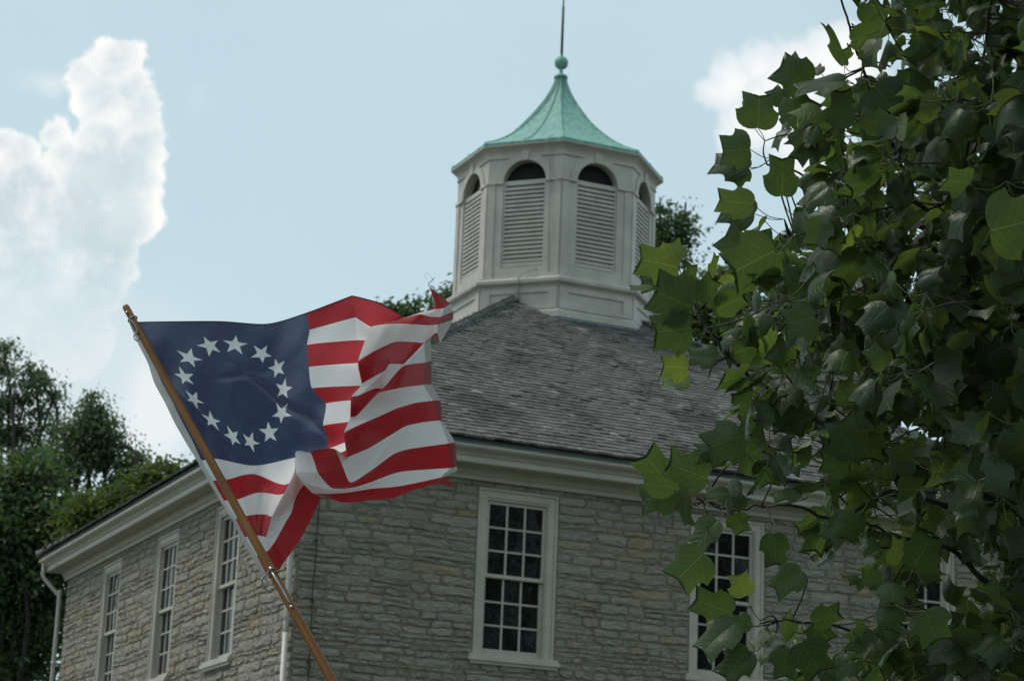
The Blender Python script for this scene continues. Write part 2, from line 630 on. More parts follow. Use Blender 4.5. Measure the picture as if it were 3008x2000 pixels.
def m_leaf(name, lo_, hi_, young, under, trans=0.42, veins=True, rough=0.42, spec=0.4):
    m_, nt, p, out = mat(name)
    t = attr(nt)
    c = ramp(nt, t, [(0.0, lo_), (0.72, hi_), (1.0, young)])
    geo = nt.nodes.new('ShaderNodeNewGeometry')
    bf = Ex(nt, geo.outputs['Backfacing'])
    if veins:
        uvn = nt.nodes.new('ShaderNodeUVMap')
        uvn.uv_map = 'uv'
        sep = nt.nodes.new('ShaderNodeSeparateXYZ')
        nt.links.new(uvn.outputs[0], sep.inputs[0])
        u, v = Ex(nt, sep.outputs[0]), Ex(nt, sep.outputs[1])
        au = u.abs()
        mid = au.smooth(0.006, 0.016, 1, 0)
        lat = ((v-au*0.75)*5.5).frac()
        lat = (lat-0.5).abs().smooth(0.02, 0.06, 1, 0)*au.smooth(0.0, 0.04)
        vein = mid.max(lat*0.55)
        blot = noise(nt, uvn.outputs[0], 5, 4, 0.6)
        c = mixc(nt, (blot-0.5)*0.7+0.2, c, mixc(nt, 1.0, c, (0.6, 0.62, 0.5), 'MULTIPLY'))
        c = mixc(nt, vein*0.7, c, mixc(nt, 1.0, c, (2.1, 1.9, 1.5), 'MULTIPLY'))
        bump(nt, p, vein*(-1.0)+blot*1.2, 0.5, 0.004)
    cu = mixc(nt, 0.35, c, under)
    cf = mixc(nt, bf, c, cu)
    tr = nt.nodes.new('ShaderNodeBsdfTranslucent')
    ct = mixc(nt, 1.0, c, (1.9, 1.85, 0.9), 'MULTIPLY')
    nt.links.new(ct, tr.inputs[0])
    nt.links.new(cf, p.inputs['Base Color'])
    p.inputs['Roughness'].default_value = rough
    p.inputs['Specular IOR Level'].default_value = spec
    mx = nt.nodes.new('ShaderNodeMixShader')
    mx.inputs[0].default_value = trans
    nt.links.new(p.outputs[0], mx.inputs[1])
    nt.links.new(tr.outputs[0], mx.inputs[2])
    nt.links.new(mx.outputs[0], out.inputs[0])
    return m_


def m_bark(name, a, b):
    m_, nt, p, _ = mat(name)
    co = objco(nt)
    n = noise(nt, co, 18, 6, 0.7)
    nt.links.new(mixc(nt, n.smooth(0.3, 0.7), a, b), p.inputs['Base Color'])
    p.inputs['Roughness'].default_value = 0.9
    bump(nt, p, n, 0.6, 0.02)
    return m_


def m_ground():
    m_, nt, p, _ = mat('lawn')
    co = objco(nt)
    n = noise(nt, co, 0.15, 6, 0.6)
    n2 = noise(nt, co, 6, 6, 0.7)
    c = mixc(nt, n.smooth(0.35, 0.65), (0.055, 0.065, 0.035), (0.10, 0.105, 0.06))
    c = mixc(nt, n2.smooth(0.5, 0.7)*0.5, c, (0.03, 0.04, 0.012))
    nt.links.new(c, p.inputs['Base Color'])
    p.inputs['Roughness'].default_value = 0.95
    bump(nt, p, n2, 0.6, 0.05)
    return m_


M_STONE, M_MORTAR, M_SHINGLE, M_COPPER = m_stone(), m_mortar(), m_shingle(), m_copper()
M_TRIM = m_paint('cream_painted_trim', (0.47, 0.435, 0.375), 0.5, 0.07)
M_CUP = m_paint('white_painted_wood', (0.52, 0.485, 0.43), 0.5, 0.09, 2.6)
M_PIPE = m_paint('white_painted_pipe', (0.50, 0.47, 0.43), 0.4, 0.06)
M_FLASH = m_plain('blue_grey_flashing', (0.19, 0.25, 0.29), 0.45, 0.3, 0.15, 6)
M_GUT = m_plain('patinated_gutter_lining', (0.10, 0.155, 0.16), 0.5, 0.3, 0.25, 6)
M_HIP = m_plain('mossy_copper_strip', (0.035, 0.062, 0.050), 0.8, 0.0, 0.35, 9)
M_DARK = m_plain('painted_dark_backing', (0.012, 0.012, 0.013), 0.9)
M_GLASS = m_glass()
M_WIRE = m_plain('black_cable_rubber', (0.015, 0.015, 0.017), 0.5)
M_ROD = m_plain('weathered_rod_metal', (0.16, 0.17, 0.17), 0.5, 0.6, 0.2, 8)
M_STEEL = m_plain('dull_nickel_hardware', (0.32, 0.31, 0.29), 0.32, 0.9, 0.25, 40)
M_GROUND = m_ground()

# ------------------------------------------------------------------ ground
gb = MB()
gb.add([(-700, -700, 0), (700, -700, 0), (700, 700, 0), (-700, 700, 0)], [(0, 1, 2, 3)])
tag(gb.build('ground', M_GROUND), kind='structure')

# ------------------------------------------------------------------ stone building
S = 12.2
ZW = 7.40                      # wall top, under the cornice
WW, WZ0, WZ1 = 1.145, 5.12, 7.275
DX = 3.13
WXC = [S/2-DX, S/2, S/2+DX]                  # front
WXL = [S/2-3.08, S/2-0.10, S/2+3.08]         # left side, from the near corner
bld = empty('stone_building', (0, 0, 0))
tag(bld, 'two storey grey limestone building with hipped shingle roof and white octagonal belfry', 'building')


def side_xf(k):
    """Frame of wall k: (a along the wall, out from it, z) -> world. 0 front (-y), 1 left (-x), 2 back, 3 right."""
    def f(V):
        V = np.asarray(V, float)
        a, o, z = V[:, 0], V[:, 1], V[:, 2]
        if k == 0: return np.stack([a, -o, z], 1)
        if k == 1: return np.stack([-o, S-a, z], 1)
        if k == 2: return np.stack([S-a, S+o, z], 1)
        return np.stack([S+o, a, z], 1)
    return f


def stone_wall(k):
    rnd = random.Random(100+k)
    ops = [(c-WW/2, c+WW/2, WZ0-0.02, WZ1) for c in (WXC if k != 1 else [S-w for w in WXL])]
    mb = MB()
    # mortar sheet with the window openings left out, then their reveals
    xs = sorted({0.0, S, *[o[0] for o in ops], *[o[1] for o in ops]})
    zs = [0.0, WZ0-0.02, WZ1, ZW+0.35]
    for i in range(len(xs)-1):
        for j in range(3):
            xm, zm = (xs[i]+xs[i+1])/2, (zs[j]+zs[j+1])/2
            if any(o[0] < xm < o[1] and o[2] < zm < o[3] for o in ops):
                continue
            mb.add([(xs[i], 0, zs[j]), (xs[i+1], 0, zs[j]), (xs[i+1], 0, zs[j+1]), (xs[i], 0, zs[j+1])], [(0, 1, 2, 3)])
    for a, b, z0, z1 in ops:
        D = -0.32
        mb.add([(a, 0, z0), (a, D, z0), (a, D, z1), (a, 0, z1)], [(0, 1, 2, 3)])
        mb.add([(b, 0, z0), (b, 0, z1), (b, D, z1), (b, D, z0)], [(0, 1, 2, 3)])
        mb.add([(a, 0, z1), (a, D, z1), (b, D, z1), (b, 0, z1)], [(0, 1, 2, 3)])
        mb.add([(a, 0, z0), (b, 0, z0), (b, D, z0), (a, D, z0)], [(0, 1, 2, 3)])
    w = mb.build('wall', M_MORTAR, bld, xf=side_xf(k))
    sb = MB()

    def wave(x, z):
        return 0.010*math.sin(x*0.9+z*2.1+k)+0.007*math.sin(x*2.7-z*1.3)+0.005*math.sin(x*7.1+z*3.3)

    def one(a, b, z0, z1):
        g = 0.010+rnd.random()*0.008
        a, b, z0, z1 = a+g, b-g, z0+g*0.75, z1-g*0.75
        if b-a < 0.04 or z1-z0 < 0.025:
            return
        hw, hz = (b-a)/2, (z1-z0)/2
        cx, cz = (a+b)/2, (z0+z1)/2
        rc = min(hz*0.75, 0.045)
        out = []
        nx = 4 if hw > 0.12 else 2
        for t in np.linspace(-1, 1, nx+1):
            out.append((t*(hw-rc), -hz))
        out.append((hw-rc*0.3, -hz+rc*0.3)); out.append((hw, 0 if hz < 0.08 else -hz+rc))
        if hz >= 0.08: out.append((hw, hz-rc))
        out.append((hw-rc*0.3, hz-rc*0.3))
        for t in np.linspace(1, -1, nx+1):
            out.append((t*(hw-rc), hz))
        out.append((-hw+rc*0.3, hz-rc*0.3)); out.append((-hw, 0 if hz < 0.08 else hz-rc))
        if hz >= 0.08: out.append((-hw, -hz+rc))
        out.append((-hw+rc*0.3, -hz+rc*0.3))
        jit = 0.014
        sk = rnd.uniform(-0.012, 0.012)
        pts = [(cx+x+rnd.uniform(-jit, jit), cz+z+sk*x/hw*0.5*hz*4+rnd.uniform(-jit, jit)*0.8) for x, z in out]
        dep = rnd.uniform(0.004, 0.022)
        tint = min(1, max(0, rnd.gauss(0.42, 0.2))) if rnd.random() > 0.16 else rnd.uniform(0.7, 1.0)
        n = len(pts)
        V = [(x, -0.01, z+wave(x, z)) for x, z in pts]
        V += [(cx+(x-cx)*0.99, dep*0.7+rnd.uniform(-.004, .004), cz+(z-cz)*0.97+wave(x, z)) for x, z in pts]
        V += [(cx+(x-cx)*0.9, dep+rnd.uniform(-.008, .008), cz+(z-cz)*0.72+wave(x, z)) for x, z in pts]
        V += [(cx-hw*0.4, dep+rnd.uniform(-.008, .012), cz+wave(cx, cz)), (cx+hw*0.4, dep+rnd.uniform(-.008, .012), cz+wave(cx, cz))]
        F = []
        for i in range(n):
            j = (i+1) % n
            F.append((i, j, n+j, n+i))
            F.append((n+i, n+j, 2*n+j, 2*n+i))
            ml = (pts[i][0]+pts[j][0])/2 < cx
            F.append((2*n+i, 2*n+j, 3*n if ml else 3*n+1))
        # bridge between the two centres
        top = [i for i in range(n) if (pts[i][0] < cx) != (pts[(i+1) % n][0] < cx)]
        for i in top:
            pass
        sb.add(V, F, tint)
        for i in range(n):
            j = (i+1) % n
            ml, mn = (pts[i][0]+pts[j][0])/2 < cx, (pts[j][0]+pts[(j+1) % n][0])/2 < cx
            if ml != mn:
                b_ = sb.n-len(V)
                sb.f.append([b_+2*n+j, b_+(3*n+1 if not mn else 3*n), b_+(3*n if not mn else 3*n+1)][::1])

    def fill(a, b, z0, z1):
        x = a
        while x < b-1e-6:
            hgt = z1-z0
            L = rnd.uniform(1.6, 5.4)*max(hgt, 0.09)
            L = min(max(L, 0.14), 0.72)
            if b-(x+L) < 0.16:
                L = b-x
            e = x+L
            if hgt > 0.125 and rnd.random() < 0.2:
                zm = z0+hgt*rnd.uniform(0.38, 0.62)
                if L > 0.45 and rnd.random() < 0.5:
                    xm = x+L*rnd.uniform(.4, .6)
                    one(x, xm, z0, zm); one(xm, e, z0, zm)
                else:
                    one(x, e, z0, zm)
                one(x, e, zm, z1)
            else:
                one(x, e, z0, z1)
            x = e
    z = 0.0 if k < 2 else 0.0
    edges = [WZ0-0.02, WZ1]
    while z < ZW+0.02:
        h_ = rnd.choice([0.06, 0.075, 0.09, 0.10, 0.11, 0.12, 0.135, 0.15])
        if z < 3.2: h_ *= 1.3
        z1 = z+h_
        for e in edges:
            if z < e-1e-6 < z1 or abs(z1-e) < 0.05:
                z1 = e
        if z1 > ZW+0.02: z1 = ZW+0.02
        zm = (z+z1)/2
        spans = [(0.0, S)]
        for a, b, q0, q1 in ops:
            if q0 < zm < q1:
                ns = []
                for s0, s1 in spans:
                    if b <= s0 or a >= s1:
                        ns.append((s0, s1))
                    else:
                        if a > s0: ns.append((s0, a))
                        if b < s1: ns.append((b, s1))
                spans = ns
        for a, b in spans:
            fill(a, b, z, z1)
        z = z1
    st_ = sb.build('stonework', M_STONE, w, xf=side_xf(k))
    return w


for k in range(4):
    stone_wall(k)

# ---- windows (part) > casing, sash, pane, sill
def make_window():
    """Built in the wall frame about its centre line: a along, o out, z up. Returns meshes as lists for placing."""
    hw = WW/2
    R0 = -0.012
    cas = MB()
    cw = 0.125
    cas.box((-hw+0.003, R0-0.10, WZ0), (-hw+cw, R0, WZ1-0.005))
    cas.box((hw-cw, R0-0.10, WZ0), (hw-0.003, R0, WZ1-0.005))
    cas.box((-hw+cw, R0-0.10, WZ1-cw), (hw-cw, R0-0.002, WZ1-0.005))
    # raised back-band round the outer edge
    cas.box((-hw+0.004, R0, WZ0), (-hw+0.034, R0+0.018, WZ1-0.006))
    cas.box((hw-0.034, R0, WZ0), (hw-0.004, R0+0.018, WZ1-0.006))
    cas.box((-hw+0.034, R0-0.002, WZ1-0.036), (hw-0.034, R0+0.018, WZ1-0.006))
    # jamb liners back to the sashes
    cas.box((-hw+cw-0.002, R0-0.27, WZ0), (-hw+cw+0.022, R0-0.012, WZ1-cw+0.002))
    cas.box((hw-cw-0.022, R0-0.27, WZ0), (hw-cw+0.002, R0-0.012, WZ1-cw+0.002))
    cas.box((-hw+cw+0.022, R0-0.27, WZ1-cw-0.03), (hw-cw-0.022, R0-0.012, WZ1-cw-0.004))
    x0, x1 = -hw+cw+0.022, hw-cw-0.022
    zt, zb = WZ1-cw-0.03, WZ0+0.004
    zm = (zt+zb)/2+0.02
    sash, panes = [], []
    for (za, zc, o) in ((zm-0.02, zt, R0-0.045), (zb, zm+0.02, R0-0.088)):
        s_ = MB()
        th = 0.04
        st = 0.042
        bot = 0.085 if za == zb else 0.045
        top = 0.045
        s_.box((x0, o-th, za), (x0+st, o, zc)); s_.box((x1-st, o-th, za), (x1, o, zc))
        s_.box((x0+st, o-th, za), (x1-st, o-0.001, za+bot)); s_.box((x0+st, o-th, zc-top), (x1-st, o-0.001, zc))
        pw = (x1-x0-2*st)/3
        ph = (zc-za-bot-top)/3
        for i in (1, 2):
            xx = x0+st+pw*i
            s_.box((xx-0.013, o-th+0.004, za+bot), (xx+0.013, o-0.006, zc-top))
            zz = za+bot+ph*i
            for j in range(3):
                xa = x0+st+pw*j+(0.013 if j else 0)
                xb = x0+st+pw*(j+1)-(0.013 if j < 2 else 0)
                s_.box((xa, o-th+0.006, zz-0.012), (xb, o-0.008, zz+0.012))
        sash.append(s_)
        g_ = MB()
        for i in range(3):
            for j in range(3):
                xa, xb = x0+st+pw*i, x0+st+pw*(i+1)
                z0, z1 = za+bot+ph*j, za+bot+ph*(j+1)
                ty, tz = random.uniform(-0.003, 0.003), random.uniform(-0.003, 0.003)
                og = o-0.026
                g_.add([(xa, og-ty-tz, z0), (xb, og+ty-tz, z0), (xb, og+ty+tz, z1), (xa, og-ty+tz, z1)], [(0, 1, 2, 3)])
        panes.append(g_)
    sill = MB()
    sill.box((-hw-0.07, -0.30, WZ0-0.085), (hw+0.07, 0.075, WZ0-0.035))
    sill.box((-hw-0.055, -0.30, WZ0-0.035), (hw+0.055, 0.05, WZ0+0.002))
    sill.box((-hw-0.04, -0.02, WZ0-0.125), (hw+0.04, 0.05, WZ0-0.086))
    back = MB()
    back.box((-hw+0.1, -0.9, WZ0-0.2), (hw-0.1, -0.46, WZ1))
    return cas, sash, panes, sill, back


for k in range(4):
    if k in (2, 3):
        continue
    for c in (WXC if k == 0 else [S-w for w in WXL]):
        cas, sash, panes, sill, back = make_window()
        f0 = side_xf(k)
        xf = (lambda V, c=c, f0=f0: f0(np.asarray(V)+np.array([c, 0, 0])))
        fr = cas.build('window', M_TRIM, bld, xf=xf)
        for s_, g_ in zip(sash, panes):
            s_.build('sash', M_TRIM, fr, xf=xf)
            g_.build('pane', M_GLASS, fr, xf=xf)
        sill.build('sill', M_TRIM, fr, xf=xf)

# ---- cornice: a moulding swept round the four walls, mitred
PROF = [(-0.02, 7.345), (0.055, 7.345), (0.055, 7.40), (0.07, 7.405), (0.085, 7.425), (0.09, 7.455), (0.115, 7.47), (0.115, 7.50), (0.315, 7.502), (0.315, 7.512),
        (0.325, 7.512), (0.325, 7.585), (0.335, 7.59), (0.345, 7.592), (0.352, 7.61), (0.372, 7.632), (0.40, 7.648), (0.425, 7.66), (0.44, 7.675), (0.448, 7.69), (0.448, 7.712), (0.40, 7.714)]


def sweep(name, prof, mtl, parent, smooth=False):
    mb = MB()
    V = []
    for o, z in prof:
        V += [(-o, -o, z), (S+o, -o, z), (S+o, S+o, z), (-o, S+o, z)]
    F = []
    for i in range(len(prof)-1):
        for j in range(4):
            F.append((i*4+j, i*4+(j+1) % 4, (i+1)*4+(j+1) % 4, (i+1)*4+j))
    mb.add(V, F)
    return mb.build(name, mtl, parent, smooth)


sweep('cornice', PROF, M_TRIM, bld)
sweep('gutter', [(0.418, 7.714), (0.418, 7.765), (0.438, 7.768), (0.438, 7.775), (0.36, 7.775)], M_GUT, bld)

# ---- roof: four shingled slopes
EO, ZE, SL = 0.46, 7.80, 0.66
TH = math.atan(SL)
CX, CY = 6.2, 6.05


def slope(k, mb, rnd):
    f0 = side_xf(k)
    expo = 0.127
    n = int((6.0/math.cos(TH))/expo)
    VV, FF, TT = [], [], []
    for i in range(-1, n):
        s = max(0, i)*expo
        d = s*math.cos(TH)
        xa, xb = -EO+d, S+EO-d
        x = xa-rnd.uniform(0, 0.1)
        while x < xb:
            w_ = rnd.choice([0.09, 0.11, 0.13, 0.15, 0.18, 0.21])*rnd.uniform(0.9, 1.1)
            a, b = max(x, xa), min(x+w_, xb)
            x += w_
            if b-a < 0.02: continue
            js = rnd.uniform(-0.007, 0.006)
            lift = rnd.uniform(0.0, 0.006) if rnd.random() < 0.9 else rnd.uniform(0.006, 0.016)
            s0, s1 = s+js-(0.02 if i < 0 else 0), s+0.30
            th = rnd.uniform(0.027, 0.036)
            g = 0.003
            a2 = max(a+g, -EO+s1*math.cos(TH)) if a+g < -EO+s1*math.cos(TH) else a+g
            b2 = min(b-g, S+EO-s1*math.cos(TH))
            if b2 <= a2:
                a2 = b2 = (a+b)/2
                a2, b2 = a2-0.004, b2+0.004
            tilt = rnd.uniform(-0.004, 0.004)
            base_n = 0.036+lift
            # (along, s, n)
            P = [(a+g, s0, base_n-th+tilt), (b-g, s0, base_n-th-tilt), (b2, s1, -0.012), (a2, s1, -0.012), (a+g, s0, base_n+tilt), (b-g, s0, base_n-tilt), (b2, s1, -0.002), (a2, s1, -0.002)]
            P = np.array(P)
            V = np.stack([P[:, 0], EO-P[:, 1]*math.cos(TH)+P[:, 2]*math.sin(TH), ZE+P[:, 1]*math.sin(TH)+P[:, 2]*math.cos(TH)], 1)
            mb.add(V, [(4, 5, 6, 7), (0, 1, 5, 4), (0, 4, 7, 3), (1, 2, 6, 5)], min(1, max(0, rnd.gauss(0.5, 0.13))) if rnd.random() < 0.94 else rnd.uniform(0.75, 1.0))
    return f0


deck = MB()
apz = ZE+SL*(S/2+EO)
deck.add([(-EO+.02, -EO+.02, ZE-0.02), (S+EO-.02, -EO+.02, ZE-0.02), (S+EO-.02, S+EO-.02, ZE-0.02), (-EO+.02, S+EO-.02, ZE-0.02), (S/2, S/2, apz-0.03)],
         [(0, 1, 4), (1, 2, 4), (2, 3, 4), (3, 0, 4), (3, 2, 1, 0)])
deck.box((-0.42, -0.42, 7.74), (S+0.42, S+0.42, 7.778))
roof = deck.build('roof', M_SHINGLE, bld)
for k in range(4):
    mb = MB()
    rnd = random.Random(500+k)
    f0 = slope(k, mb, rnd)
    mb.build('shingle_slope', M_SHINGLE, roof, xf=f0)
# hip caps with a copper strip under each
hips = [((-EO, -EO), (1, 1)), ((S+EO, -EO), (-1, 1)), ((S+EO, S+EO), (-1, -1)), ((-EO, S+EO), (1, -1))]
for (hx, hy), (dx, dy) in hips:
    cap, cop = MB(), MB()
    rnd = random.Random(int(hx*7+hy*13+99))
    L = 5.55
    n = int(L*math.sqrt(2+SL*SL)/0.13)
    for i in range(n):
        t0, t1 = i*L/n, (i+1.35)*L/n
        j_ = rnd.uniform(-.006, .006)
        pts = [np.array([hx+dx*t, hy+dy*t, ZE+SL*t+up]) for t, up in ((t0, 0.012+j_), (t1, 0.000))]
        cap.tube(pts, [0.082, 0.060], 10, True, rnd.uniform(0.3, 0.75))
    for sgn in (0, 1):
        V = []
        for t in (0.0, L):
            c_ = np.array([hx+dx*t, hy+dy*t, ZE+SL*t+0.050])
            sd = np.array([dx, 0, 0.0]) if sgn else np.array([0, dy, 0.0])
            V += [c_+sd*0.10, c_+sd*0.175]
        cop.add(V, [(0, 1, 3, 2)])
    cap.build('hip_cap', M_SHINGLE, roof)
    cop.build('hip_flashing', M_HIP, roof)

# ---- chimney on the right of the roof
ch = MB()
rnd = random.Random(3)
x0, x1, y0, y1, zt = 8.75, 10.35, 3.0, 4.3, 10.55
ch.box((x0, y0, 8.6), (x1, y1, zt))
chim = ch.build('chimney', M_MORTAR, bld)
cs = MB()
z = 8.7
while z < zt-0.02:
    h_ = min(rnd.choice([0.12, 0.15, 0.18]), zt-z)
    for face in range(4):
        L0, L1 = (x0, x1) if face % 2 == 0 else (y0, y1)
        a = L0
        while a < L1-1e-6:
            b = min(a+rnd.uniform(0.2, 0.5), L1)
            if L1-b < 0.12: b = L1
            dep = rnd.uniform(0.015, 0.04)
            g = 0.012
            t_ = rnd.choice([0.3, 0.45, 0.5, 0.75, 0.9])
            if face == 0: cs.box((a+g, y0-dep, z+g), (b-g, y0+0.01, z+h_-g), t_)
            elif face == 2: cs.box((a+g, y1-0.01, z+g), (b-g, y1+dep, z+h_-g), t_)
            elif face == 1: cs.box((x1-0.01, a+g, z+g), (x1+dep, b-g, z+h_-g), t_)
            else: cs.box((x0-dep, a+g, z+g), (x0+0.01, b-g, z+h_-g), t_)
            a = b
    z += h_
cs.build('stonework', M_STONE, chim)
cc = MB()
cc.box((x0-0.09, y0-0.09, zt), (x1+0.09, y1+0.09, zt+0.13))
cc.box((x0-0.02, y0-0.02, zt+0.13), (x1+0.02, y1+0.02, zt+0.2))
for q in range(2):
    cc.box((x0+0.25+q*0.65, y0+0.35, zt+0.2), (x0+0.7+q*0.65, y1-0.35, zt+0.34))
cc.build('cap_slab', m_plain('cap_slab_stone', (0.3, 0.3, 0.29), 0.85, 0, 0.25, 5), chim)

# ---- belfry (cupola)
def ring(r, z):
    return [(CX+r*math.cos(math.radians(-112.5+45*k)), CY+r*math.sin(math.radians(-112.5+45*k)), z) for k in range(8)]


def oct_sweep(mb, prof):
    V = []
    for r, z in prof:
        V += ring(r, z)
    F = []
    for i in range(len(prof)-1):
        for j in range(8):
            F.append((i*8+j, i*8+(j+1) % 8, (i+1)*8+(j+1) % 8, (i+1)*8+j))
    mb.add(V, F)


CO = math.cos(math.radians(22.5))


def face_xf(k, rr):
    """Frame of belfry face k at circumradius rr: (a along, o out, z)."""
    ang = math.radians(-90+45*k)
    nrm = np.array([math.cos(ang), math.sin(ang), 0])
    tan = np.array([-math.sin(ang), math.cos(ang), 0])
    c_ = np.array([CX, CY, 0])+nrm*rr*CO
    def f(V):
        V = np.asarray(V, float)
        return c_+V[:, :1]*tan+V[:, 1:2]*nrm+V[:, 2:3]*np.array([0, 0, 1.0])
    return f


drum = MB()
RB = 1.72
oct_sweep(drum, [(RB+0.05, 11.10), (RB+0.05, 11.20), (RB+0.035, 11.225), (RB+0.0, 11.24), (RB, 11.60), (RB+0.02, 11.61), (RB+0.03, 11.64), (RB+0.075, 11.66), (RB+0.10, 11.68), (RB+0.105, 11.73),
                (RB+0.085, 11.75), (RB+0.05, 11.765), (RB+0.05, 11.79), (RB+0.02, 11.80), (1.60, 11.815)])
cup = drum.build('belfry', M_CUP, bld)
fl = MB()
oct_sweep(fl, [(RB+0.03, 9.9), (RB+0.035, 11.10)])
fl.build('flashing', M_FLASH, cup)
# framed panels on the drum
for k in range(8):
    pm = MB()
    hl = RB*math.sin(math.radians(22.5))
    za, zb = 11.245, 11.605
    pm.box((-hl+0.02, 0, za+0.001), (-hl+0.17, 0.022, zb)); pm.box((hl-0.17, 0, za+0.001), (hl-0.02, 0.022, zb))
    pm.box((-hl+0.17, 0, zb-0.085), (hl-0.17, 0.022, zb)); pm.box((-hl+0.17, 0, za+0.001), (hl-0.17, 0.022, za+0.07))
    pm.build('panel_frame', M_CUP, cup, xf=face_xf(k, RB))

RBD = 1.655
ZB0, ZS, ZT = 11.81, 13.42, 13.97      # body bottom, arch spring, body top
AW, AR = 0.365, 0.365                   # half width of an opening and the rise of its arch
HL = RBD*math.sin(math.radians(22.5))


def arch_pts(hw, rise, n=18):
    return [(hw*math.cos(math.pi*i/n), ZS+rise*math.sin(math.pi*i/n)) for i in range(n+1)]   # right to left


for k in range(8):
    xf = face_xf(k, RBD)
    wl = MB()
    n = 18
    inn = arch_pts(AW, AR, n)
    # plain wall round the opening: sides, apron, spandrel
    def q4(a, b, c, d):
        wl.add([(a[0], 0, a[1]), (b[0], 0, b[1]), (c[0], 0, c[1]), (d[0], 0, d[1])], [(0, 1, 2, 3)])
    ZA = 11.99
    q4((-HL, ZB0), (HL, ZB0), (HL, ZA), (-HL, ZA))
    q4((-HL, ZA), (-AW, ZA), (-AW, ZS), (-HL, ZS))
    q4((AW, ZA), (HL, ZA), (HL, ZS), (AW, ZS))
    outp = []
    for i in range(n+1):
        th = math.pi*i/n
        cx_, cz_ = math.cos(th), math.sin(th)
        sc_ = min(HL/abs(cx_) if abs(cx_) > 1e-6 else 1e9, (ZT-ZS)/cz_ if cz_ > 1e-6 else 1e9)
        outp.append((cx_*sc_, ZS+cz_*sc_))
    for i in range(n):
        q4(inn[i], outp[i], outp[i+1], inn[i+1])
    # corners missed by the fan
    for sx in (1, -1):
        c_ = (sx*HL, ZT)
        i_ = [i for i in range(n) if (abs(abs(outp[i][0])-HL) < 1e-6) != (abs(abs(outp[i+1][0])-HL) < 1e-6) and outp[i][0]*sx > 0 and outp[i+1][0]*sx > 0]
        for i in i_:
            wl.add([(outp[i][0], 0, outp[i][1]), (c_[0], 0, c_[1]), (outp[i+1][0], 0, outp[i+1][1])], [(0, 1, 2)] if sx > 0 else [(0, 1, 2)])
    # reveals
    D = -0.14
    edge = [(AW, ZA)]+inn+[(-AW, ZA)]
    for i in range(len(edge)-1):
        a, b = edge[i], edge[i+1]
        wl.add([(a[0], 0, a[1]), (b[0], 0, b[1]), (b[0], D, b[1]), (a[0], D, a[1])], [(0, 1, 2, 3)])
    wl.add([(-AW, 0, ZA), (AW, 0, ZA), (AW, D, ZA), (-AW, D, ZA)], [(0, 1, 2, 3)])
    wall_o = wl.build('belfry_wall', M_CUP, cup, xf=xf)
    tr = MB()
    # corner pilaster strips, archivolt, keystone, impost band
    tr.box((-HL+0.01, 0, ZB0), (-HL+0.135, 0.018, ZS-0.02)); tr.box((HL-0.135, 0, ZB0), (HL-0.01, 0.018, ZS-0.02))
    tr.box((-HL+0.002, 0, ZS-0.02), (-AW-0.001, 0.035, ZS+0.012)); tr.box((AW+0.001, 0, ZS-0.02), (HL-0.002, 0.035, ZS+0.012))
    o2 = arch_pts(AW+0.125, AR+0.125, n)
    for i in range(n):
        a, b, c_, d_ = inn[i], o2[i], o2[i+1], inn[i+1]
        za = max(a[1], ZS+0.013)
        V = [(a[0], 0.02, a[1]), (b[0], 0.02, b[1]), (c_[0], 0.02, c_[1]), (d_[0], 0.02, d_[1]), (b[0], 0, b[1]), (c_[0], 0, c_[1]), (a[0], 0, a[1]), (d_[0], 0, d_[1])]
        tr.add(V, [(0, 1, 2, 3), (1, 4, 5, 2), (0, 3, 7, 6)])
    tr.add([(-0.052, 0.04, ZS+AR-0.012), (0.052, 0.04, ZS+AR-0.012), (0.078, 0.04, ZS+AR+0.16), (-0.078, 0.04, ZS+AR+0.16), (-0.052, -0.02, ZS+AR-0.012), (0.052, -0.02, ZS+AR-0.012), (0.078, 0, ZS+AR+0.16), (-0.078, 0, ZS+AR+0.16)],
           [(0, 1, 2, 3), (1, 5, 6, 2), (0, 3, 7, 4), (0, 4, 5, 1), (3, 2, 6, 7)])
    tr.build('arch_trim', M_CUP, cup, xf=xf)
    lv = MB()
    zl0, zl1 = ZA+0.012, ZS-0.02
    lv.box((-AW+0.003, -0.10, zl1-0.02), (AW-0.003, -0.03, zl1+0.055))
    lv.box((-AW+0.003, -0.11, zl0), (AW-0.003, -0.012, zl0+0.06))
    lv.box((-AW+0.003, -0.11, zl0+0.06), (-AW+0.03, -0.02, zl1-0.02)); lv.box((AW-0.03, -0.11, zl0+0.06), (AW-0.003, -0.02, zl1-0.02))
    ns = 18
    for i in range(ns):
        z0 = zl0+0.075+(zl1-zl0-0.11)*i/ns
        hgt = (zl1-zl0-0.11)/ns
        V = [(-AW+0.03, -0.022, z0), (AW-0.03, -0.022, z0), (AW-0.03, -0.022, z0+0.042), (-AW+0.03, -0.022, z0+0.042),
             (-AW+0.03, -0.11, z0+hgt*1.05), (AW-0.03, -0.11, z0+hgt*1.05), (AW-0.03, -0.11, z0+hgt*1.05+0.02), (-AW+0.03, -0.11, z0+hgt*1.05+0.02)]
        lv.add(V, [(0, 1, 2, 3), (3, 2, 6, 7), (0, 4, 5, 1)])
    lv.build('louver', M_CUP, cup, xf=xf)
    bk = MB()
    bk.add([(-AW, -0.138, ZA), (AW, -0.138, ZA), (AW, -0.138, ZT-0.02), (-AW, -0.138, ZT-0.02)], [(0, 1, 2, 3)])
    bk.build('dark_backing', M_DARK, cup, xf=xf)  # near-black sheet stands in for the shade inside the belfry
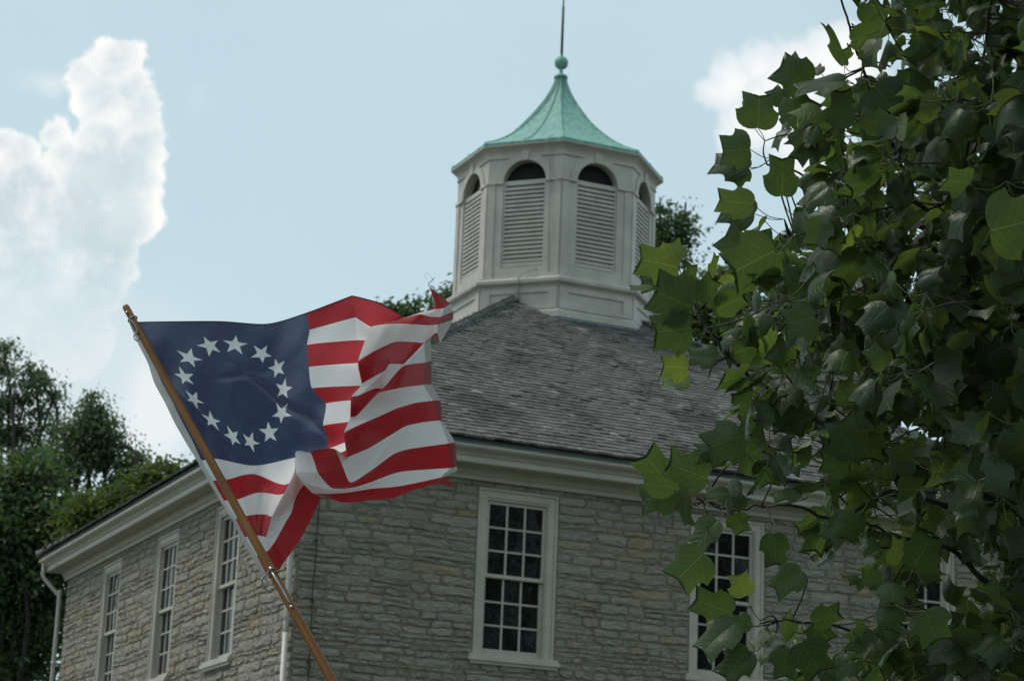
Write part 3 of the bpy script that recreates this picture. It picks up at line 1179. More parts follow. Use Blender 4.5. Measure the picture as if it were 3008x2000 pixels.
# cornice of the belfry
bc = MB()
oct_sweep(bc, [(RBD-0.01, 13.83), (RBD+0.02, 13.83), (RBD+0.025, 13.85), (RBD+0.012, 13.862), (RBD+0.014, 13.90), (RBD+0.03, 13.94), (RBD+0.06, 13.975), (RBD+0.10, 14.00), (RBD+0.132, 14.012), (RBD+0.135, 14.034), (1.3, 14.036)])
bc.build('belfry_cornice', M_CUP, cup)
# bell-curved copper roof
cr = MB()
RE, Z0, Z1 = 1.782, 14.035, 15.80
prof = [(RBD+0.10, Z0), (RE, Z0), (RE+0.006, Z0+0.042), (RE-0.012, Z0+0.062)]
for i in range(1, 23):
    t = i/22
    r = 0.085+(RE-0.10)*(0.87*(1-t)**1.52+0.13*(1-t)**9)
    prof.append((r, Z0+0.062+(Z1-Z0-0.062)*t))
oct_sweep(cr, prof)
# raised seams on the eight ridges and the middle of each face
pr = prof[3:]
for k in range(16):
    ang = math.radians(-112.5+22.5*k)
    f_ = 1.0 if k % 2 == 0 else CO
    pts = [(CX+(r*f_+0.004)*math.cos(ang), CY+(r*f_+0.004)*math.sin(ang), z+0.004) for r, z in pr]
    cr.tube(pts, 0.013 if k % 2 == 0 else 0.011, 6)
cr.build('copper_roof', M_COPPER, cup)
fn = MB()
V, F = [], []
pf = [(0.0, 15.78), (0.115, 15.78), (0.12, 15.81), (0.105, 15.835), (0.06, 15.85), (0.035, 15.88), (0.03, 15.95)]
pf += [(max(0.028, 0.118*math.sin(math.pi*(0.07+0.86*i/12))), 16.07-0.118*math.cos(math.pi*(0.07+0.86*i/12))) for i in range(13)]
pf += [(0.028, 16.21), (0.02, 16.25), (0.0, 16.26)]
ns = 20
for r, z in pf:
    V += [(CX+r*math.cos(2*math.pi*j/ns), CY+r*math.sin(2*math.pi*j/ns), z) for j in range(ns)]
for i in range(len(pf)-1):
    for j in range(ns):
        F.append((i*ns+j, i*ns+(j+1) % ns, (i+1)*ns+(j+1) % ns, (i+1)*ns+j))
fn.add(V, F)
fn.build('ball_finial', M_COPPER, cup, smooth=True)
rd = MB()
rd.tube([(CX, CY, 16.2), (CX, CY, 17.1), (CX, CY, 17.12), (CX, CY, 18.4)], [0.024, 0.024, 0.016, 0.013], 10)
rd.build('lightning_rod', M_ROD, cup, smooth=True)
cb = MB()
ang = math.radians(-135)
fa = np.array([math.cos(ang), math.sin(ang), 0])
ta = np.array([-math.sin(ang), math.cos(ang), 0])
def fp(r, a, z): return np.array([CX, CY, z])+fa*r*CO+ta*a
cb.tube([fp(RB+0.03, 0.30, 11.90), fp(RB+0.11, 0.06, 11.83), fp(RB+0.125, 0.02, 11.74), fp(RB+0.06, 0.0, 11.62), fp(RB+0.04, -0.03, 11.45), fp(RB+0.05, -0.05, 11.36), fp(RB+0.3, -0.02, 11.22)], 0.011, 6)
cb.tube([fp(RBD+0.03, 0.47, 11.86), fp(RBD+0.04, 0.45, 12.6), fp(RBD+0.045, 0.44, 13.4), fp(RBD+0.05, 0.43, 13.8), fp(RE+0.02, 0.42, 14.0), fp(RE+0.03, 0.42, 14.09), fp(RE-0.06, 0.48, 14.14)], 0.007, 6)
cb.build('conductor_cable', m_plain('grey_conductor', (0.33, 0.33, 0.31), 0.5, 0.3), cup, smooth=True)

# ---- downspouts and the cable on the front wall
def smooth_path(pts, n=8):
    pts = np.asarray(pts, float)
    out = []
    for i in range(len(pts)-1):
        p0, p1, p2, p3 = pts[max(i-1, 0)], pts[i], pts[i+1], pts[min(i+2, len(pts)-1)]
        for j in range(n):
            t = j/n
            out.append(0.5*((2*p1)+(-p0+p2)*t+(2*p0-5*p1+4*p2-p3)*t*t+(-p0+3*p1-3*p2+p3)*t**3))
    out.append(pts[-1])
    return np.array(out)


ds = MB()
ds.tube(smooth_path([(-0.38, S+0.30, 7.69), (-0.38, S+0.30, 7.52), (-0.36, S+0.29, 7.40), (-0.14, S+0.16, 7.13), (-0.10, S+0.12, 7.0), (-0.10, S+0.12, 5.0)])[:-1], 0.037, 12)
ds.tube([(-0.10, S+0.12, 5.3), (-0.10, S+0.12, 0.05)], 0.036, 12)
for z in (5.9, 3.4, 1.0):
    ds.tube([(-0.10, S+0.12, z), (-0.10, S+0.12, z+0.05)], 0.045, 12)
ds.build('downspout', M_PIPE, bld, smooth=True)
ds = MB()
ds.tube(smooth_path([(-0.33, 0.02, 7.69), (-0.33, 0.02, 7.52), (-0.30, 0.03, 7.40), (-0.11, 0.06, 7.13), (-0.075, 0.07, 7.0), (-0.075, 0.07, 5.0)])[:-1], 0.037, 12)
ds.tube([(-0.075, 0.07, 5.3), (-0.075, 0.07, 0.05)], 0.036, 12)
for z in (6.2, 3.6, 1.0):
    ds.tube([(-0.075, 0.07, z), (-0.075, 0.07, z+0.05)], 0.045, 12)
ds.build('downspout', M_PIPE, bld, smooth=True)
cbl = MB()
rnd = random.Random(5)
cbl.tube([(0.205+rnd.uniform(-.008, .008), -0.055, z) for z in np.linspace(7.5, 0.1, 26)], 0.0085, 6)
for z in (7.0, 6.3, 5.55, 4.8, 4.0):
    cbl.box((0.185, -0.066, z), (0.225, -0.03, z+0.03))
cbl.build('cable', M_WIRE, bld)

# ------------------------------------------------------------------ flagpole
def pole_pt(t):
    return at(367, 897, 6.85)*(1-t)+at(805, 1690, 6.40)*t


pole_root = empty('flagpole', tuple(pole_pt(2.2)))
tag(pole_root, 'slanted varnished brown wooden pole carrying the flag, with metal clips', 'flagpole')
inv = -np.array(pole_pt(2.2))


def sh(V): return np.asarray(V)+inv


M_WOOD = m_wood()
# the shaft lies along its own local z so the grain follows it
pa, pb = pole_pt(0.0), pole_pt(2.2)
axis = pb-pa
Lp = np.linalg.norm(axis)
axis /= Lp
sm = MB()
ts = [0, 0.002, 0.005, 0.012, 0.3, 0.6, 0.9, 1.2, 1.6, 2.0]
prof_r = [0.004, 0.0085, 0.0102, 0.0108, 0.0116, 0.0124, 0.0131, 0.0137, 0.0142, 0.0146]
zz = np.array(ts)/2.0*Lp
sm.tube([(0, 0, z) for z in zz], prof_r, 20)
shaft = sm.build('shaft', M_WOOD, pole_root, smooth=True)
shaft.location = tuple(pa+inv)
shaft.rotation_euler = Vector(axis).to_track_quat('Z', 'Y').to_euler()
TO_CAM = -F_
SIDE = np.cross(axis, TO_CAM); SIDE /= np.linalg.norm(SIDE)      # across the pole in view
if SIDE@R_ < 0: SIDE = -SIDE
NEAR = np.cross(SIDE, axis)
if NEAR@TO_CAM < 0: NEAR = -NEAR


def ppt(t, s_, n_):
    """A point beside the pole: t along it, s_ sideways (right in view), n_ towards the viewer, metres."""
    return pole_pt(t)+SIDE*s_+NEAR*n_


def loop(c, a, b, ra, rb, r, n=20, arc=(0, 2*math.pi)):
    th = np.linspace(arc[0], arc[1], n+1)
    return [c+a*ra*math.cos(x)+b*rb*math.sin(x) for x in th]


def hardware(t, parent, low):
    c = MB()
    c.tube(loop(pole_pt(t), SIDE, NEAR, 0.0145, 0.0145, 0.002, 24), 0.0022, 8, cap=False)
    if low:
        c.tube(loop(pole_pt(t+0.012), SIDE, NEAR, 0.0145, 0.0145, 0.002, 24), 0.0018, 8, cap=False)
        c.tube([ppt(t-0.004, 0.002, 0.0165), ppt(t+0.05, 0.004, 0.0165), ppt(t+0.11, 0.004, 0.0165), ppt(t+0.13, 0.003, 0.016)], [0.003, 0.0042, 0.0042, 0.003], 8)
        c.tube([ppt(t+0.13, 0.003, 0.0165), ppt(t+0.13, 0.003, 0.021)], 0.0055, 10)
        c.tube([ppt(t, 0.004, 0.0165), ppt(t, 0.004, 0.021)], 0.006, 10)
        c.tube(smooth_path([ppt(t+0.004, -0.006, 0.014), ppt(t+0.006, -0.02, 0.010), ppt(t+0.006, -0.036, 0.0), ppt(t+0.03, -0.042, -0.01), ppt(t+0.045, -0.03, -0.014)]), 0.0022, 8)
        c.tube(loop(ppt(t+0.012, -0.036, -0.006), SIDE, axis, 0.009, 0.013, 0.002, 20), 0.0021, 8, cap=False)
    else:
        c.tube(loop(ppt(t+0.03, -0.006, 0.013), SIDE*0.9+NEAR*0.2, axis, 0.006, 0.027, 0.002, 22), 0.0021, 8, cap=False)
        c.tube([ppt(t-0.022, -0.003, 0.012), ppt(t-0.022, -0.003, 0.017)], 0.0042, 10)
        c.tube(loop(ppt(t+0.062, -0.0165, 0.004), SIDE, axis, 0.0065, 0.013, 0.002, 18), 0.0019, 8, cap=False)
    return c.build('clip', M_STEEL, parent, smooth=True, xf=sh)


hardware(0.055, pole_root, False)
hardware(0.985, pole_root, True)

# ------------------------------------------------------------------ flag
def c1(x, y): return (860+x/3.92, 820+y/3.92)
def c2(x, y): return (860+x/3.92, 1120+y/3.92)
def e5(x, y): return (580+x/3.5625, 1280+y/3.5625)


UC = [0.0, 0.03, 0.10, 0.315, 0.46, 0.60, 0.76, 0.82, 0.91, 1.01, 1.10, 1.19, 1.28, 1.37, 1.466, 1.52]
VR = [0, 1, 2, 3, 4, 5, 6, 7, 8, 9, 10, 11, 11.5, 12, 13]
# columns: 0 hoist, 1 header seam, 2 right of the pole, 3-4 canton, 5 canton edge, 6 crease, 7-8 hidden pleat, 9 front fold, 10-13 front sheet, 14 hem, 15 fly
ROWS = {
 0: [(380, 950), (398, 948), (414, 945), (640, 943), (785, 951), (899, 919), (1033.5, 868), (1115, 889), (1185, 928), (1205, 938), (1235, 932), (1262, 915), (1277, 902), (1274, 880), (1266, 856), (1261, 842)],
 1: [(405, 1008), (423, 1004), (446, 1002), (650, 1003), (793, 1003), (909, 969), (1043.7, 932), (1090, 960), (1135, 962), (1160, 950), (1195, 938), (1235, 918), (1262, 912), (1280, 908), (1302, 905), (1323, 893)],
 2: [(434, 1066), (450, 1062), (478, 1060), (663, 1062), (800, 1055), (902, 1013), (1052.6, 998.6), (1095, 1000), (1120, 985), (1110, 957), (1150, 945), (1200, 931), (1232, 923), (1265, 930), (1296, 930), (1330, 915)],
 3: [(453, 1124), (474, 1120), (509, 1117), (677, 1121), (808, 1110), (907, 1077.6), (1050, 1066), (1095, 1062), (1095, 1010), c1(900, 550), c1(1060, 520), c1(1230, 512), c1(1400, 520), c1(1560, 530), c1(1675, 520), c1(1838, 470)],
 4: [(484, 1182), (506, 1178), (541, 1175), (692, 1181), (816, 1168), (916, 1140), (1060, 1132.5), (1095, 1128), (1090, 1075), c1(752, 945), c1(960, 818), c1(1180, 722), c1(1400, 724), c1(1510, 728), c1(1655, 620), c1(1692, 735)],
 5: [(512, 1240), (534, 1236), (573, 1232), (708, 1243), (826, 1230), (957, 1185), (1028, 1176), (1075, 1178), (1085, 1145), c1(790, 1205), c1(1060, 1050), c1(1110, 980), c1(1285, 970), c1(1440, 810), c1(1525, 725), c1(1592, 668)],
 6: [(545, 1298), (565, 1294), (605, 1290), (726, 1305), (836, 1290), (949, 1250), (1028, 1238.6), (1065, 1240), (1060, 1210), c1(675, 1360), c1(765, 1336), c1(940, 1258), c1(1042, 1253), c1(1270, 1005), c1(1525, 960), c1(1595, 938)],
 7: [(578, 1352), (592, 1352), (637, 1347), (746, 1367), (855, 1346), (962, 1318), (1014, 1298.6), (1050, 1297), (1050, 1270), c1(660, 1597), c1(702, 1578), c1(748, 1560), c1(985, 1315), c1(1260, 1248), c1(1510, 1215), c1(1602, 1205)],
 8: [(612, 1412), (625, 1411), (667, 1408), e5(580, 397), e5(860, 502), e5(990, 480), (960, 1345), (1020, 1320), (1032, 1300), c2(590, 597), c2(730, 518), c2(1000, 400), c2(1200, 310), c2(1400, 250), c2(1615, 222), c2(1700, 222)],
 9: [(646, 1470), (658, 1470), (701, 1465), e5(620, 594), e5(750, 600), e5(890, 606), (935, 1395), (1010, 1345), (1030, 1352), c2(625, 875), c2(880, 765), c2(1120, 620), c2(1300, 515), c2(1500, 470), c2(1695, 450), c2(1732, 474)],
 10: [(680, 1524), (692, 1523), (727, 1514), e5(630, 820), e5(720, 822), e5(800, 828), (890, 1435), (945, 1365), c2(470, 772), c2(580, 990), c2(665, 1162), c2(880, 1040), c2(1140, 850), c2(1320, 782), c2(1790, 715), c2(1868, 703)],
 11: [(706, 1578), (719, 1576), (760, 1572), e5(655, 1044), e5(690, 1047), e5(716, 1050), e5(785, 825), e5(950, 520), c2(180, 803), c2(290, 1050), c2(450, 1225), c2(690, 1222), c2(900, 1160), c2(1240, 1040), c2(1805, 996), c2(1888, 980)],
 11.5: [(723, 1606), (737, 1604), (774, 1596), e5(745, 1080), e5(790, 1030), e5(820, 990), e5(885, 830), e5(1010, 600), c2(28, 825), c2(40, 1060), c2(190, 1190), c2(560, 1278), c2(860, 1215), c2(1200, 1130), c2(1760, 1050), c2(1885, 1035)],
 12: [(740, 1634), (754, 1632), (787, 1617), e5(800, 1120), e5(870, 1000), e5(920, 910), e5(985, 800), e5(1030, 640), e5(1115, 515), c2(230, 1285), c2(430, 1290), c2(620, 1280), c2(900, 1235), c2(1240, 1203), c2(1695, 1108), c2(1782, 1085)],
 13: [(770, 1690), (782, 1684), (819, 1672), e5(905, 1320), e5(1010, 1180), e5(1110, 1020), e5(1190, 870), e5(1245, 750), e5(1290, 645), c2(330, 1314), c2(575, 1393), c2(870, 1370), c2(1150, 1345), c2(1350, 1265), c2(1650, 1180), c2(1858, 1222)],
}
# depth offsets in metres (+ = farther)
DZ = {r: [.03, .035, .045, .0, -.02, .03, .09, .15, .11, -.03, -.06, -.04, -.06, -.04, -.02, .0] for r in VR}
for r in (0, 1, 2): DZ[r] = [.03, .035, .045, .0, -.02, .03, .06, .12, .13, .10, .06, .03, .0, -.01, -.01, .02]
DZ[0][13:] = [.01, .0, .0]
DZ[1][12:] = [-.01, -.015, -.01, .03]
DZ[2][12:] = [-.03, -.03, -.01, .04]
DZ[3][9:] = [.02, -.02, -.03, -.03, -.03, .0, .05]
DZ[4][9:] = [-.03, -.05, -.05, -.04, -.03, .02, .05]
DZ[5][9:] = [-.03, -.045, -.015, -.01, -.05, -.055, -.03]
DZ[6][9:] = [-.03, -.05, -.04, -.015, -.07, -.05, -.03]
DZ[7][9:] = [-.03, -.03, -.03, -.08, -.07, -.04, -.02]
DZ[8] = [.03, .035, .045, .0, .02, .06, .11, .15, .12, -.05, -.08, -.06, -.05, -.04, -.03, -.01]
DZ[9] = [.03, .035, .045, -.01, .02, .06, .12, .15, .12, -.05, -.07, -.07, -.06, -.04, -.02, .0]
DZ[10] = [.03, .035, .045, -.01, .01, .05, .11, .10, .02, -.04, -.055, -.07, -.06, -.05, -.03, -.01]
DZ[11] = [.03, .035, .045, .0, -.01, -.02, -.03, .0, .01, -.08, -.085, -.08, -.07, -.06, -.04, -.02]
DZ[11.5] = [.03, .035, .045, .0, -.005, -.015, -.02, -.005, -.02, -.09, -.10, -.08, -.06, -.05, -.04, -.02]
DZ[12] = [.03, .035, .04, .0, -.005, -.01, -.01, .0, .01, -.045, -.06, -.06, -.055, -.05, -.04, -.02]
DZ[13] = [.03, .035, .03, -.005, -.005, -.005, .0, .01, .01, -.04, -.065, -.07, -.065, -.06, -.05, -.03]

NC, NR = len(UC), len(VR)
CP = np.zeros((NR, NC, 3))
for i, r in enumerate(VR):
    hd = 6.84-0.40*r/13
    for j in range(NC):
        w = max(0.0, 1-j/6)
        CP[i, j] = (*ROWS[r][j], 6.62+(hd-6.62)*w+DZ[r][j])


def cr_w(t):
    """Softened cubic weights (Catmull-Rom, tension 0.75) for the four neighbours."""
    s_ = 0.36
    h1 = 2*t**3-3*t**2+1; h2 = -2*t**3+3*t**2; h3 = t**3-2*t**2+t; h4 = t**3-t**2
    return np.stack([-s_*h3, h1-s_*h4, h2+s_*h3, s_*h4], -1)


def interp(arr, idx):
    """Cubic interpolation along axis 0 at float indices."""
    n = arr.shape[0]
    idx = np.asarray(idx, float)
    i = np.clip(np.floor(idx).astype(int), 0, n-2)
    w = cr_w(idx-i)
    k = [np.clip(i-1, 0, n-1), i, i+1, np.clip(i+2, 0, n-1)]
    a = [arr[q] for q in k]
    # linear continuation at the ends
    a0 = np.where((i-1 < 0).reshape(-1, *([1]*(arr.ndim-1))), 2*arr[0]-arr[1], a[0])
    a3 = np.where((i+2 > n-1).reshape(-1, *([1]*(arr.ndim-1))), 2*arr[-1]-arr[-2], a[3])
    sh_ = (-1,)+(1,)*(arr.ndim-1)
    return a0*w[:, 0].reshape(sh_)+a[1]*w[:, 1].reshape(sh_)+a[2]*w[:, 2].reshape(sh_)+a3*w[:, 3].reshape(sh_)


# how softly the cloth bends at each column: small where it is sharply creased
S_COL = np.array([.36, .36, .36, .42, .42, .36, .04, .36, .36, .20, .36, .36, .22, .36, .36, .36])
UCa, VRa = np.array(UC), np.array(VR, float)


def to3(P):
    """(px, py, depth) rows -> world."""
    d = P[..., 2:3]
    return CAM+d*(F_+R_*((P[..., 0:1]-IW/2)/FPX)-U_*((P[..., 1:2]-IH/2)/FPX))


def wrinkle(u, v):
    """Small ripples of the cloth, metres of depth."""
    return (0.0035*np.sin(u*31+v*0.9)*np.exp(-((u-0.25)/0.25)**2)+0.0028*np.sin(u*17-v*1.7+1.1)+0.0016*np.sin(u*43+v*2.3)
            + 0.006*np.sin((v-7.5)*2.1+u*22)*np.exp(-((u-0.12)/0.1)**2))


def crease(u, v):
    """A sharp diagonal fold running across the canton to its lower right."""
    s_ = v-(2.2+(u-0.34)*16)
    on = np.exp(-((u-0.49)/0.13)**2)
    c_ = -0.024*np.exp(-(s_/0.24)**2)*on
    s2 = v-(3.0+(u-0.15)*(-1.5))
    c_ += -0.006*np.exp(-(s2/0.14)**2)*np.exp(-((u-0.35)/0.12)**2)
    s3 = v-(3.6+(u-0.10)*22)
    c_ += 0.016*np.exp(-(s3/0.5)**2)*np.exp(-((u-0.17)/0.07)**2)
    return c_


def surf(u, v):
    """Cloth point for arrays of u (metres) and v (stripes)."""
    u, v = np.asarray(u, float), np.asarray(v, float)
    iu = np.interp(u, UCa, np.arange(NC))
    iv = np.interp(v, VRa, np.arange(NR))
    out = np.empty((len(u), 3))
    # along v first for the four neighbouring columns, then along u
    col = interp(CP, iv)                      # (n, NC, 3)
    n = NC
    i = np.clip(np.floor(iu).astype(int), 0, n-2)
    t_ = iu-i
    h1, h2, h3, h4 = 2*t_**3-3*t_**2+1, -2*t_**3+3*t_**2, t_**3-2*t_**2+t_, t_**3-t_**2
    sa, sb = S_COL[i], S_COL[i+1]
    w = np.stack([-sa*h3, h1-sb*h4, h2+sa*h3, sb*h4], -1)
    ar = np.arange(len(u))
    a1, a2 = col[ar, i], col[ar, i+1]
    a0 = np.where((i-1 < 0)[:, None], 2*a1-a2, col[ar, np.clip(i-1, 0, n-1)])
    a3 = np.where((i+2 > n-1)[:, None], 2*a2-a1, col[ar, np.clip(i+2, 0, n-1)])
    out = a0*w[:, 0:1]+a1*w[:, 1:2]+a2*w[:, 2:3]+a3*w[:, 3:4]
    out[:, 2] += wrinkle(u, v)+crease(u, v)
    return to3(out)


# sample grid with lines on every column and row
ug = np.unique(np.concatenate([np.linspace(UC[j], UC[j+1], (4 if j < 2 else 15 if j < 6 else 11)+1) for j in range(NC-1)]))
vg = np.unique(np.concatenate([np.linspace(VR[i], VR[i+1], (10 if VR[i+1]-VR[i] > 0.6 else 6)+1) for i in range(NR-1)]))
UU, VV = np.meshgrid(ug, vg)
G = surf(UU.ravel(), VV.ravel()).reshape(len(vg), len(ug), 3)
du = np.gradient(G, axis=1)
dv = np.gradient(G, axis=0)
NRM = np.cross(du, -dv)
NRM /= np.linalg.norm(NRM, axis=2)[..., None]+1e-12

flag = empty('flag', tuple(G[0, 0]))
tag(flag, 'red, white and blue flag with a ring of thirteen stars billowing from the wooden pole', 'flag')
forg = np.array(G[0, 0])


def patch(name, j0, j1, i0, i1, mtl, parent, mask=None):
    sub = G[i0:i1+1, j0:j1+1]-forg
    nr, nc = sub.shape[:2]
    V = sub.reshape(-1, 3)
    I = np.arange(nr*nc).reshape(nr, nc)
    Q = np.stack([I[1:, :-1], I[1:, 1:], I[:-1, 1:], I[:-1, :-1]], -1)
    if mask is not None:
        Q = Q[mask[i0:i1, j0:j1]]
    Q = Q.reshape(-1, 4)
    uv = np.stack([UU[i0:i1+1, j0:j1+1].ravel(), VV[i0:i1+1, j0:j1+1].ravel()], 1)
    nn = NRM[i0:i1+1, j0:j1+1].reshape(-1, 3)
    used = np.unique(Q)
    mp = -np.ones(len(V), int)
    mp[used] = np.arange(len(used))
    o = quad_mesh(name, V[used], mp[Q], mtl, parent, None, uv[used])
    try:
        o.data.normals_split_custom_set_from_vertices(nn[used].tolist())
    except Exception:
        pass
    return o


jh = int(np.argmin(abs(ug-UC[1])))
jc = int(np.argmin(abs(ug-UC[5])))
i7 = int(np.argmin(abs(vg-7)))
nI, nJ = len(vg)-1, len(ug)-1
mask = np.ones((nI, nJ), bool)
mask[:i7, :jc] = False
M_STRIPE = m_stripes()
patch('striped_field', jh, nJ, 0, nI, M_STRIPE, flag, mask)
canton = patch('canton', jh, jc, 0, i7, m_canton(), flag)
header = patch('header', 0, jh, 0, nI, m_cloth('canvas_header', (0.62, 0.61, 0.60), 0.25, 0.06), flag)
# thirteen stars on both faces of the canton
M_STAR = m_cloth('white_star_cloth', (0.90, 0.90, 0.91), 0.58, 0.04)
for s_ in range(13):
    th = math.pi/2-2*math.pi*(s_-STAR_PH)/13
    cu, cv = RING_U+RING_R*math.cos(th), RING_V-RING_R*math.sin(th)/STV
    V, Q = [], []
    # outline with the first tip pointing outwards from the ring
    ol = []
    for q in range(10):
        rr = STAR_R if q % 2 == 0 else STAR_R*STAR_IN
        a_ = th+math.pi*q/5
        ol.append((rr*math.cos(a_), rr*math.sin(a_)))
    pts, tris = [(0.0, 0.0)], []
    seg = 4
    ring_pts = []
    for q in range(10):
        a_, b_ = np.array(ol[q]), np.array(ol[(q+1) % 10])
        for t in range(seg):
            ring_pts.append(a_+(b_-a_)*t/seg)
    nrg = len(ring_pts)
    lev = 5
    for l in range(1, lev+1):
        for p_ in ring_pts:
            pts.append(tuple(p_*l/lev))
    for q in range(nrg):
        tris.append((0, 1+q, 1+(q+1) % nrg))
    for l in range(lev-1):
        for q in range(nrg):
            a0, a1 = 1+l*nrg+q, 1+l*nrg+(q+1) % nrg
            tris.append((a0, a0+nrg, a1+nrg)); tris.append((a0, a1+nrg, a1))
    pts = np.array(pts)
    us, vs = cu+pts[:, 0], cv-pts[:, 1]/STV
    P = surf(us, vs)
    eps = 1e-3
    Nn = np.cross(surf(us+eps, vs)-surf(us-eps, vs), -(surf(us, vs+eps*10)-surf(us, vs-eps*10)))
    Nn /= np.linalg.norm(Nn, axis=1)[:, None]
    Nn = np.where(((Nn@TO_CAM) < 0)[:, None], -Nn, Nn)
    quad_mesh('star', P+Nn*0.0005-forg, np.array(tris), M_STAR, canton)
# loose threads at the frayed corner
lt = MB()
c_ = lambda x, y, d=6.62: at(1200+x/9.8, 780+y/9.8, d)
lt.tube(smooth_path([c_(600, 600), c_(578, 545), c_(610, 490), c_(680, 420), c_(750, 355)]), 0.0011, 6)
lt.tube(smooth_path([c_(575, 490), c_(490, 330), c_(470, 250), c_(530, 205), c_(600, 260), c_(670, 360), c_(715, 460), c_(680, 530), c_(625, 565)]), 0.0003, 5)
lt.build('loose_thread', m_plain('frayed_thread', (0.12, 0.06, 0.06), 0.8), flag, smooth=True, xf=lambda V: V-forg)
# dark edge binding seen along the top edge
bn = MB()
k_ = np.linspace(UC[1], 0.99, 90)
eb = surf(k_, np.full(90, 0.03))
bn.tube(eb, 0.0016, 5)
bn.build('edge_binding', m_plain('dark_edge_binding', (0.03, 0.025, 0.035), 0.8), flag, xf=lambda V: V-forg)

# ------------------------------------------------------------------ tulip tree on the right
DS = 1.27566      # the 2358-wide chart the tree was measured on -> photograph pixels
M_TULIP = m_leaf('tulip_leaf', (0.032, 0.060, 0.026), (0.088, 0.138, 0.052), (0.17, 0.22, 0.06), (0.13, 0.17, 0.115), 0.43, True, 0.38, 0.45)
M_TWIG = m_plain('green_petiole', (0.10, 0.14, 0.05), 0.6)
M_LIMB = m_bark('tulip_bark', (0.035, 0.028, 0.022), (0.085, 0.072, 0.058))

HALF = [(0.0, 0.0), (0.10, -0.035), (0.22, -0.04), (0.36, 0.005), (0.47, 0.09), (0.53, 0.19), (0.555, 0.29), (0.565, 0.37), (0.595, 0.45), (0.50, 0.47), (0.425, 0.515), (0.395, 0.575), (0.40, 0.66),
        (0.415, 0.76), (0.42, 0.86), (0.43, 0.965), (0.33, 0.90), (0.20, 0.86), (0.09, 0.85), (0.0, 0.865)]
HALF = np.array(HALF)
NH = len(HALF)
LEV = (0.0, 0.25, 0.5, 0.75, 1.0)


def leaf_template():
    V, Q, UVs = [], [], []
    for sgn in (1, -1):
        base = len(V)
        for x, y in HALF:
            ym = min(max(0.12+0.80*y, 0.0), 0.865) if y > 0.0 else 0.03
            if x == 0: ym = y
            for l in LEV:
                px, py = x*l, ym+(y-ym)*l
                V.append((sgn*px, py)); UVs.append((sgn*px, py))
        nl = len(LEV)
        for i in range(NH-1):
            for l in range(nl-1):
                a, b = base+i*nl+l, base+(i+1)*nl+l
                q = (a, a+1, b+1, b) if sgn > 0 else (a, b, b+1, a+1)
                Q.append(q)
    return np.array(V), np.array(Q), np.array(UVs)


LT, LQ, LUV = leaf_template()


class Leaves:
    def __init__(s): s.V, s.T, s.U, s.n = [], [], [], 0
    def add(s, base, ydir, ndir, L, wid, fold, curl, droop, tint, rng):
        ydir = ydir/np.linalg.norm(ydir)
        ndir = ndir-ydir*(ndir@ydir)
        ndir /= np.linalg.norm(ndir)+1e-9
        xdir = np.cross(ydir, ndir)
        x, y = LT[:, 0]*wid, LT[:, 1]
        ax = np.abs(x)
        jx = 1+0.06*math.sin(rng.random()*6.3)*np.sign(x)
        x = x*jx
        z = fold*ax-curl*ax*ax*2.6+0.045*np.sin(y*6+rng.random()*6)*ax*2+0.03*np.sin(ax*9+y*4+rng.random()*6)*ax-(droop+0.08)*y*y+0.10*rng.standard_normal()*x*y+0.05*rng.standard_normal()*x
        xs = x*(1-0.35*abs(fold))
        yy = y*(1-0.25*droop)
        P = base+L*(xs[:, None]*xdir+yy[:, None]*ydir+z[:, None]*ndir)
        s.V.append(P)
        s.T.append(np.full(len(P), tint))
        s.U.append(LUV)
    def build(s, name, mtl, parent, org):
        n = len(s.V)
        V = np.concatenate(s.V)-org
        k = len(LT)
        Q = (LQ[None]+(np.arange(n)*k)[:, None, None]).reshape(-1, 4)
        return quad_mesh(name, V, Q, mtl, parent, np.concatenate(s.T), np.concatenate(s.U))


def tt(x, y, d): return at(x*DS, y*DS, d)


trunk_base = tt(2900, 800, 7.6)
trunk_base = np.array([trunk_base[0], trunk_base[1], 0.0])
tul = empty('tulip_tree', tuple(trunk_base))
tag(tul, 'near tulip tree with large four-lobed leaves filling the right side', 'tree')
rng = np.random.default_rng(21)
